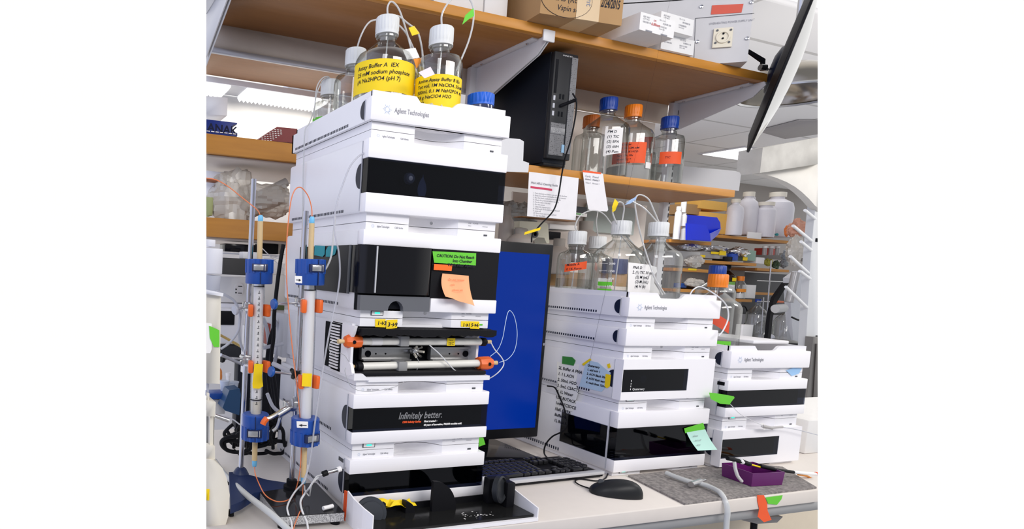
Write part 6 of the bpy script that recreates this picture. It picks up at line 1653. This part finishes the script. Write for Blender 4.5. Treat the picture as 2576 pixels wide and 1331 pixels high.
MB().cyl(at(1950, 777, Y=2.5), at(1972, 775, Y=2.5), .037).build('motor', mat('motor_grey', (.55, .55, .54), .4), t)
MB().cyl(at(2002, 686, Y=2.5), at(1985, 760, Y=2.5), .032).build('condenser', CLB, t)
MB().lathe([(.0, 0), (.03, .008), (.03, .02), (.0, .024)], at(2020, 737, Y=2.45), (.5, -1, .3), 20).build('black_dial', BLACK, t)
MB().tube([at(1992, 798, Y=2.4), at(2005, 804, Y=2.4), at(2020, 808, Y=2.4)], .008).build('lever', BLACK, t)
t = thing('stool_seat', 'black round stool seat behind the rightmost tray', 'stool', at(1970, 866, Y=1.6))
MB().lathe([(0, .05), (.06, .05), (.10, .038), (.105, .02), (.10, 0), (0, 0)], at(1970, 866, Y=1.6) - ZR * .02, (0, 0, 1), 40, closed=True).build('cushion', mat('black_vinyl', (.015, .015, .016), .3), t)
MB().cyl(at(1970, 866, Y=1.6) - ZR * .02, Vector((at(1970, 866, Y=1.6).x, 1.6, -.9)), .025).build('stem', STEEL, t)
MB().lathe([(.26, 0), (.26, .03), (.03, .06)], Vector((at(1970, 866, Y=1.6).x, 1.6, -.9)), seg=30).build('base', BLACK, t)
hose('power_cable', 'black cord looping above the pale panel, right background', P(3.1, (1860, 780), (1872, 770), (1880, 785), (1876, 810), (1862, 830), (1858, 845)), .006, BLACK, 'cord')

# ================================================================== MIDDLE BACKGROUND (under the bottle shelf)
bxpx('pale_green_sheet', 'pale green sheet standing behind the middle bottles', 'sheet', 1477, 512, 1594, 592, .645, .008, mat('pale_green_sheet', (.48, .54, .50), .6))
MB()
t = thing('cream_gun', 'cream T-shaped device above the monitor', 'device', at(1340, 600, Y=.52))
MB().extr([at(x, y, Y=.50) for x, y in ((1307, 556), (1374, 560), (1379, 566), (1382, 612), (1375, 612), (1369, 598), (1352, 597), (1343, 604), (1338, 608), (1330, 606), (1328, 576), (1307, 571))], (0, .05, 0)).build('body', mat('ivory_plastic', (.62, .60, .48), .5), t)
MB().lathe([(.011, 0), (.012, .004), (.007, .004), (.006, 0)], at(1345, 589, Y=.499), (0, -1, 0), 20).build('ring', DGREY, t)
bxpx('white_tray', 'white flat tray edge behind the printed notice', 'tray', 1384, 562, 1452, 581, .55, .10, PAPER)
bxpx('black_box', 'black box under the white flat tray', 'box', 1382, 582, 1410, 603, .56, .05, BLACK)
bxpx('brown_ledge', 'brown ledge under the printed notice', 'ledge', 1312, 545, 1450, 556, .52, .04, OAK)
t = thing('green_striped_carton', 'carton with a green stripe right of the printed notice', 'box', at(1448, 544, Y=.55))
a = at(1447, 519, Y=.55); b = at(1475, 545, Y=.55); MB().box(a.x, b.x, .55, .60, b.z, a.z).build('carton', DGREY, t)
a = at(1447, 535, Y=.549); b = at(1474, 546, Y=.549); MB().box(a.x, b.x, .545, .549, b.z, a.z).build('white_lid', PAPER, t)
a = at(1447, 536, Y=.544); b = at(1467, 541, Y=.544); MB().box(a.x, b.x, .5435, .5445, b.z, a.z).build('green_stripe', mat('stripe_green', (.12, .45, .12), .5), t)
CLOUD = mat('cloudy_plastic', (.34, .30, .27), .5)
for k, (x, y0, y1, w_, Y, lab) in enumerate(((1305, 574, 640, 60, .46, 'cloudy plastic bottle above the left of the monitor'), (1466, 556, 660, 70, .55, 'tall cloudy plastic bottle behind the orange-taped bottle'), (1270, 520, 620, 36, .50, 'cloudy plastic bottle right of the detector module'), (1400, 600, 690, 60, .52, 'cloudy flask behind the right end of the monitor'))):
    fbottle(lab, x, y0, y1, w_, Y, CLOUD, mat('cloudy_cap', (.30, .27, .24), .6), neck=.34, capfrac=.22)
blob('plastic_wrap', 'grey plastic wrap above the monitor at the left', 'wrap', 1300, 545, .60, .06, .045, mat('grey_wrap', (.42, .44, .43), .35, bump=.5), .04, 61, .4)
bxpx('white_board', 'white strip behind the plastic wrap', 'strip', 1262, 505, 1326, 516, .62, .02, PAPER)
for k, (x0, x1, y0, y1, lab) in enumerate(((1377, 1470, 682, 722, 'brown carton behind the orange-taped bottle'), (1540, 1583, 686, 722, 'brown carton behind the graduated bottle'))):
    bxpx('brown_carton', lab, 'box', x0, y0, x1, y1, .56, .06, CARD)
bxpx('blue_canister', 'dark blue canister seen through the graduated bottle', 'canister', 1545, 650, 1578, 690, .55, .05, mat('canister_blue', (.02, .03, .12), .4))
bxpx('white_carton', 'white printed carton behind the graduated bottle', 'box', 1505, 700, 1540, 722, .56, .04, PAPER)

# ================================================================== ON THE BENCH, RIGHT
hose('clear_hose', 'thick clear hose crossing the felt mat and hanging over the bench edge', [at(1676, 1190, Z=.016), at(1700, 1200, Z=.014), at(1735, 1212, Z=.014), at(1765, 1218, Z=.014), at(1790, 1227, Z=.014), at(1812, 1240, Z=.013), at(1825, 1262, Y=DF - .004), at(1830, 1285, Y=DF - .010), at(1828, 1310, Y=DF - .009), at(1826, 1345, Y=DF - .009)], .0062, MATS['hose_clear'], 'hose', 12)
t = thing('hose_coupling', 'steel coupling on the clear hose over the felt mat', 'coupling', at(1750, 1215, Z=.014))
MB().cyl(at(1738, 1219, Z=.018), at(1762, 1211, Z=.018), .0072).build('sleeve', STEEL, t)
MB().cyl(at(1762, 1212, Z=.018), at(1774, 1208, Z=.018), .003).build('tab', STEEL, t)
t = thing('probe_assembly', 'black jointed probe with a white tip lying across the purple tray', 'probe', at(1850, 1165, Y=-.06))
q = lambda x, y, Y=-.055: at(x, y, Y=Y)
MB().tube([q(1830, 1153), q(1845, 1156), q(1862, 1161)], .0055).build('black_head', BLACK, t)
MB().cyl(q(1860, 1157), q(1868, 1163), .0060).build('white_collar', PAPER, t)
MB().tube([q(1866, 1160), q(1875, 1164), q(1886, 1168)], .0058).build('black_joint', BLACK, t)
MB().cyl(q(1886, 1168), q(1915, 1176), .0022).build('yellow_wire', YEL, t)
MB().cyl(q(1912, 1172), q(1945, 1180), .0055).build('black_grip', BLACK, t)
MB().cyl(q(1940, 1180), q(1996, 1188), .0042).build('black_rod', BLACK, t)
o = MB().cyl(q(1996, 1188), q(2085, 1196), .0045).build('white_rod', PAPER, t); TRIM.append(o)
o = MB().cyl(q(2052, 1192), q(2085, 1195), .0050).build('red_band', ORA, t); TRIM.append(o)
MB().tube([q(1847, 1160), q(1850, 1180), q(1856, 1198), q(1866, 1211)], .0040).build('clear_tip', mat('tip_white', (.75, .74, .72), .35), t)
o = tag(MB().tube([at(2008, 1194, Y=-.04), at(2030, 1198, Y=-.04), at(2050, 1208, Y=-.04), at(2085, 1214, Y=-.04)], .0028).build('orange_strap', mat('strap_orange', (.95, .35, .05), .5)), 'orange strap at the right edge of the bench', 'strap'); TRIM.append(o)
# needle line in front of the rightmost stack
t = thing('luer_line', 'clear luer connector with thin tubes in front of the rightmost stack', 'tube', at(1930, 1075, Y=CY_ - .02))
q = lambda x, y, Y=CY_ - .02: at(x, y, Y=Y)
MB().tube([q(1838, 1018), q(1860, 1040), q(1885, 1055), q(1918, 1070)], .0009).build('thin_tube', WTUBE, t)
MB().cyl(q(1918, 1072), q(1942, 1077), .0045).build('connector', mat('connector_grey', (.45, .43, .42), .4), t)
MB().cyl(q(1942, 1076), q(1968, 1074), .0035).build('connector_end', MATS['connector_grey'], t)
MB().add([q(1912, 1066), q(1920, 1064), q(1930, 1078), q(1922, 1082)], [(0, 1, 2, 3)]).build('wing', PAPER, t)
o = MB().tube([q(1968, 1075), q(2000, 1080), q(2040, 1090), q(2085, 1102)], .0011).build('thin_tube', GREYP, t); TRIM.append(o)
# cable from the monitor side to the keyboard
hose('black_cable', 'thin black cable looping from the paper list down behind the keyboard', [at(1377, 971, X=BX - .01), at(1395, 975, X=BX - .01), at(1406, 995, X=BX - .012), at(1420, 1030, X=BX - .012), at(1427, 1065, X=BX - .012), at(1415, 1085, X=BX - .02), at(1390, 1098, X=BX - .03), at(1373, 1118, X=BX - .04), at(1369, 1140, X=BX - .05), at(1380, 1156, Z=.02)], .0022, BLACK, 'cable')
# knobs under the desk
t = thing('drawer_unit', 'dark drawer unit under the bench, bottom right', 'drawers', (.75, 0, -.3))
a = at(1660, 1318, Y=.02)
MB().box(.56, .80, -.02, .09, -.5, -.070, .004).build('carcass', mat('dark_brown_laminate', (.05, .035, .025), .5), t)
t = thing('folded_bracket', 'grey folded bracket under the bench edge, bottom right', 'bracket', at(1890, 1300, Y=-.05))
MB().extr([at(x, y, Y=-.05) for x, y in ((1848, 1298), (1880, 1290), (1930, 1300), (1970, 1300), (1955, 1315), (1905, 1318), (1870, 1310))], (0, .04, 0)).build('plate', mat('dark_grey_steel', (.22, .21, .21), .4, .3), t)
MB().cyl(at(1897, 1312, Y=-.03), at(1895, 1345, Y=-.03), .008).build('post', BLACK, t)

# ================================================================== the modelled place ends where the photograph shows no more of it (left and right)
def end_at(px, keep_right):
    v0 = CR * ((px - PX) / FPX) - CU * ((0 - PY) / FPX) + CF
    v1 = CR * ((px - PX) / FPX) - CU * ((1331 - PY) / FPX) + CF
    n = v0.cross(v1).normalized()
    test = CF + CR * ((1288 - PX) / FPX)
    if n.dot(test) < 0: n = -n
    return n
bpy.context.view_layer.update()
for o in TRIM:
    for px in (519, 2057):
        n = end_at(px, True); mw = o.matrix_world
        inv = mw.inverted()
        co = inv @ CAMP; no = (mw.to_3x3().transposed() @ n).normalized()
        ds = [(v.co - co).dot(no) for v in o.data.vertices]
        if not ds or min(ds) >= 0: continue
        b = bmesh.new(); b.from_mesh(o.data)
        r = bmesh.ops.bisect_plane(b, geom=b.verts[:] + b.edges[:] + b.faces[:], plane_co=co, plane_no=no, clear_inner=True)
        ed = [e for e in r['geom_cut'] if isinstance(e, bmesh.types.BMEdge)]
        try: bmesh.ops.holes_fill(b, edges=ed)
        except Exception: pass
        b.to_mesh(o.data); b.free()
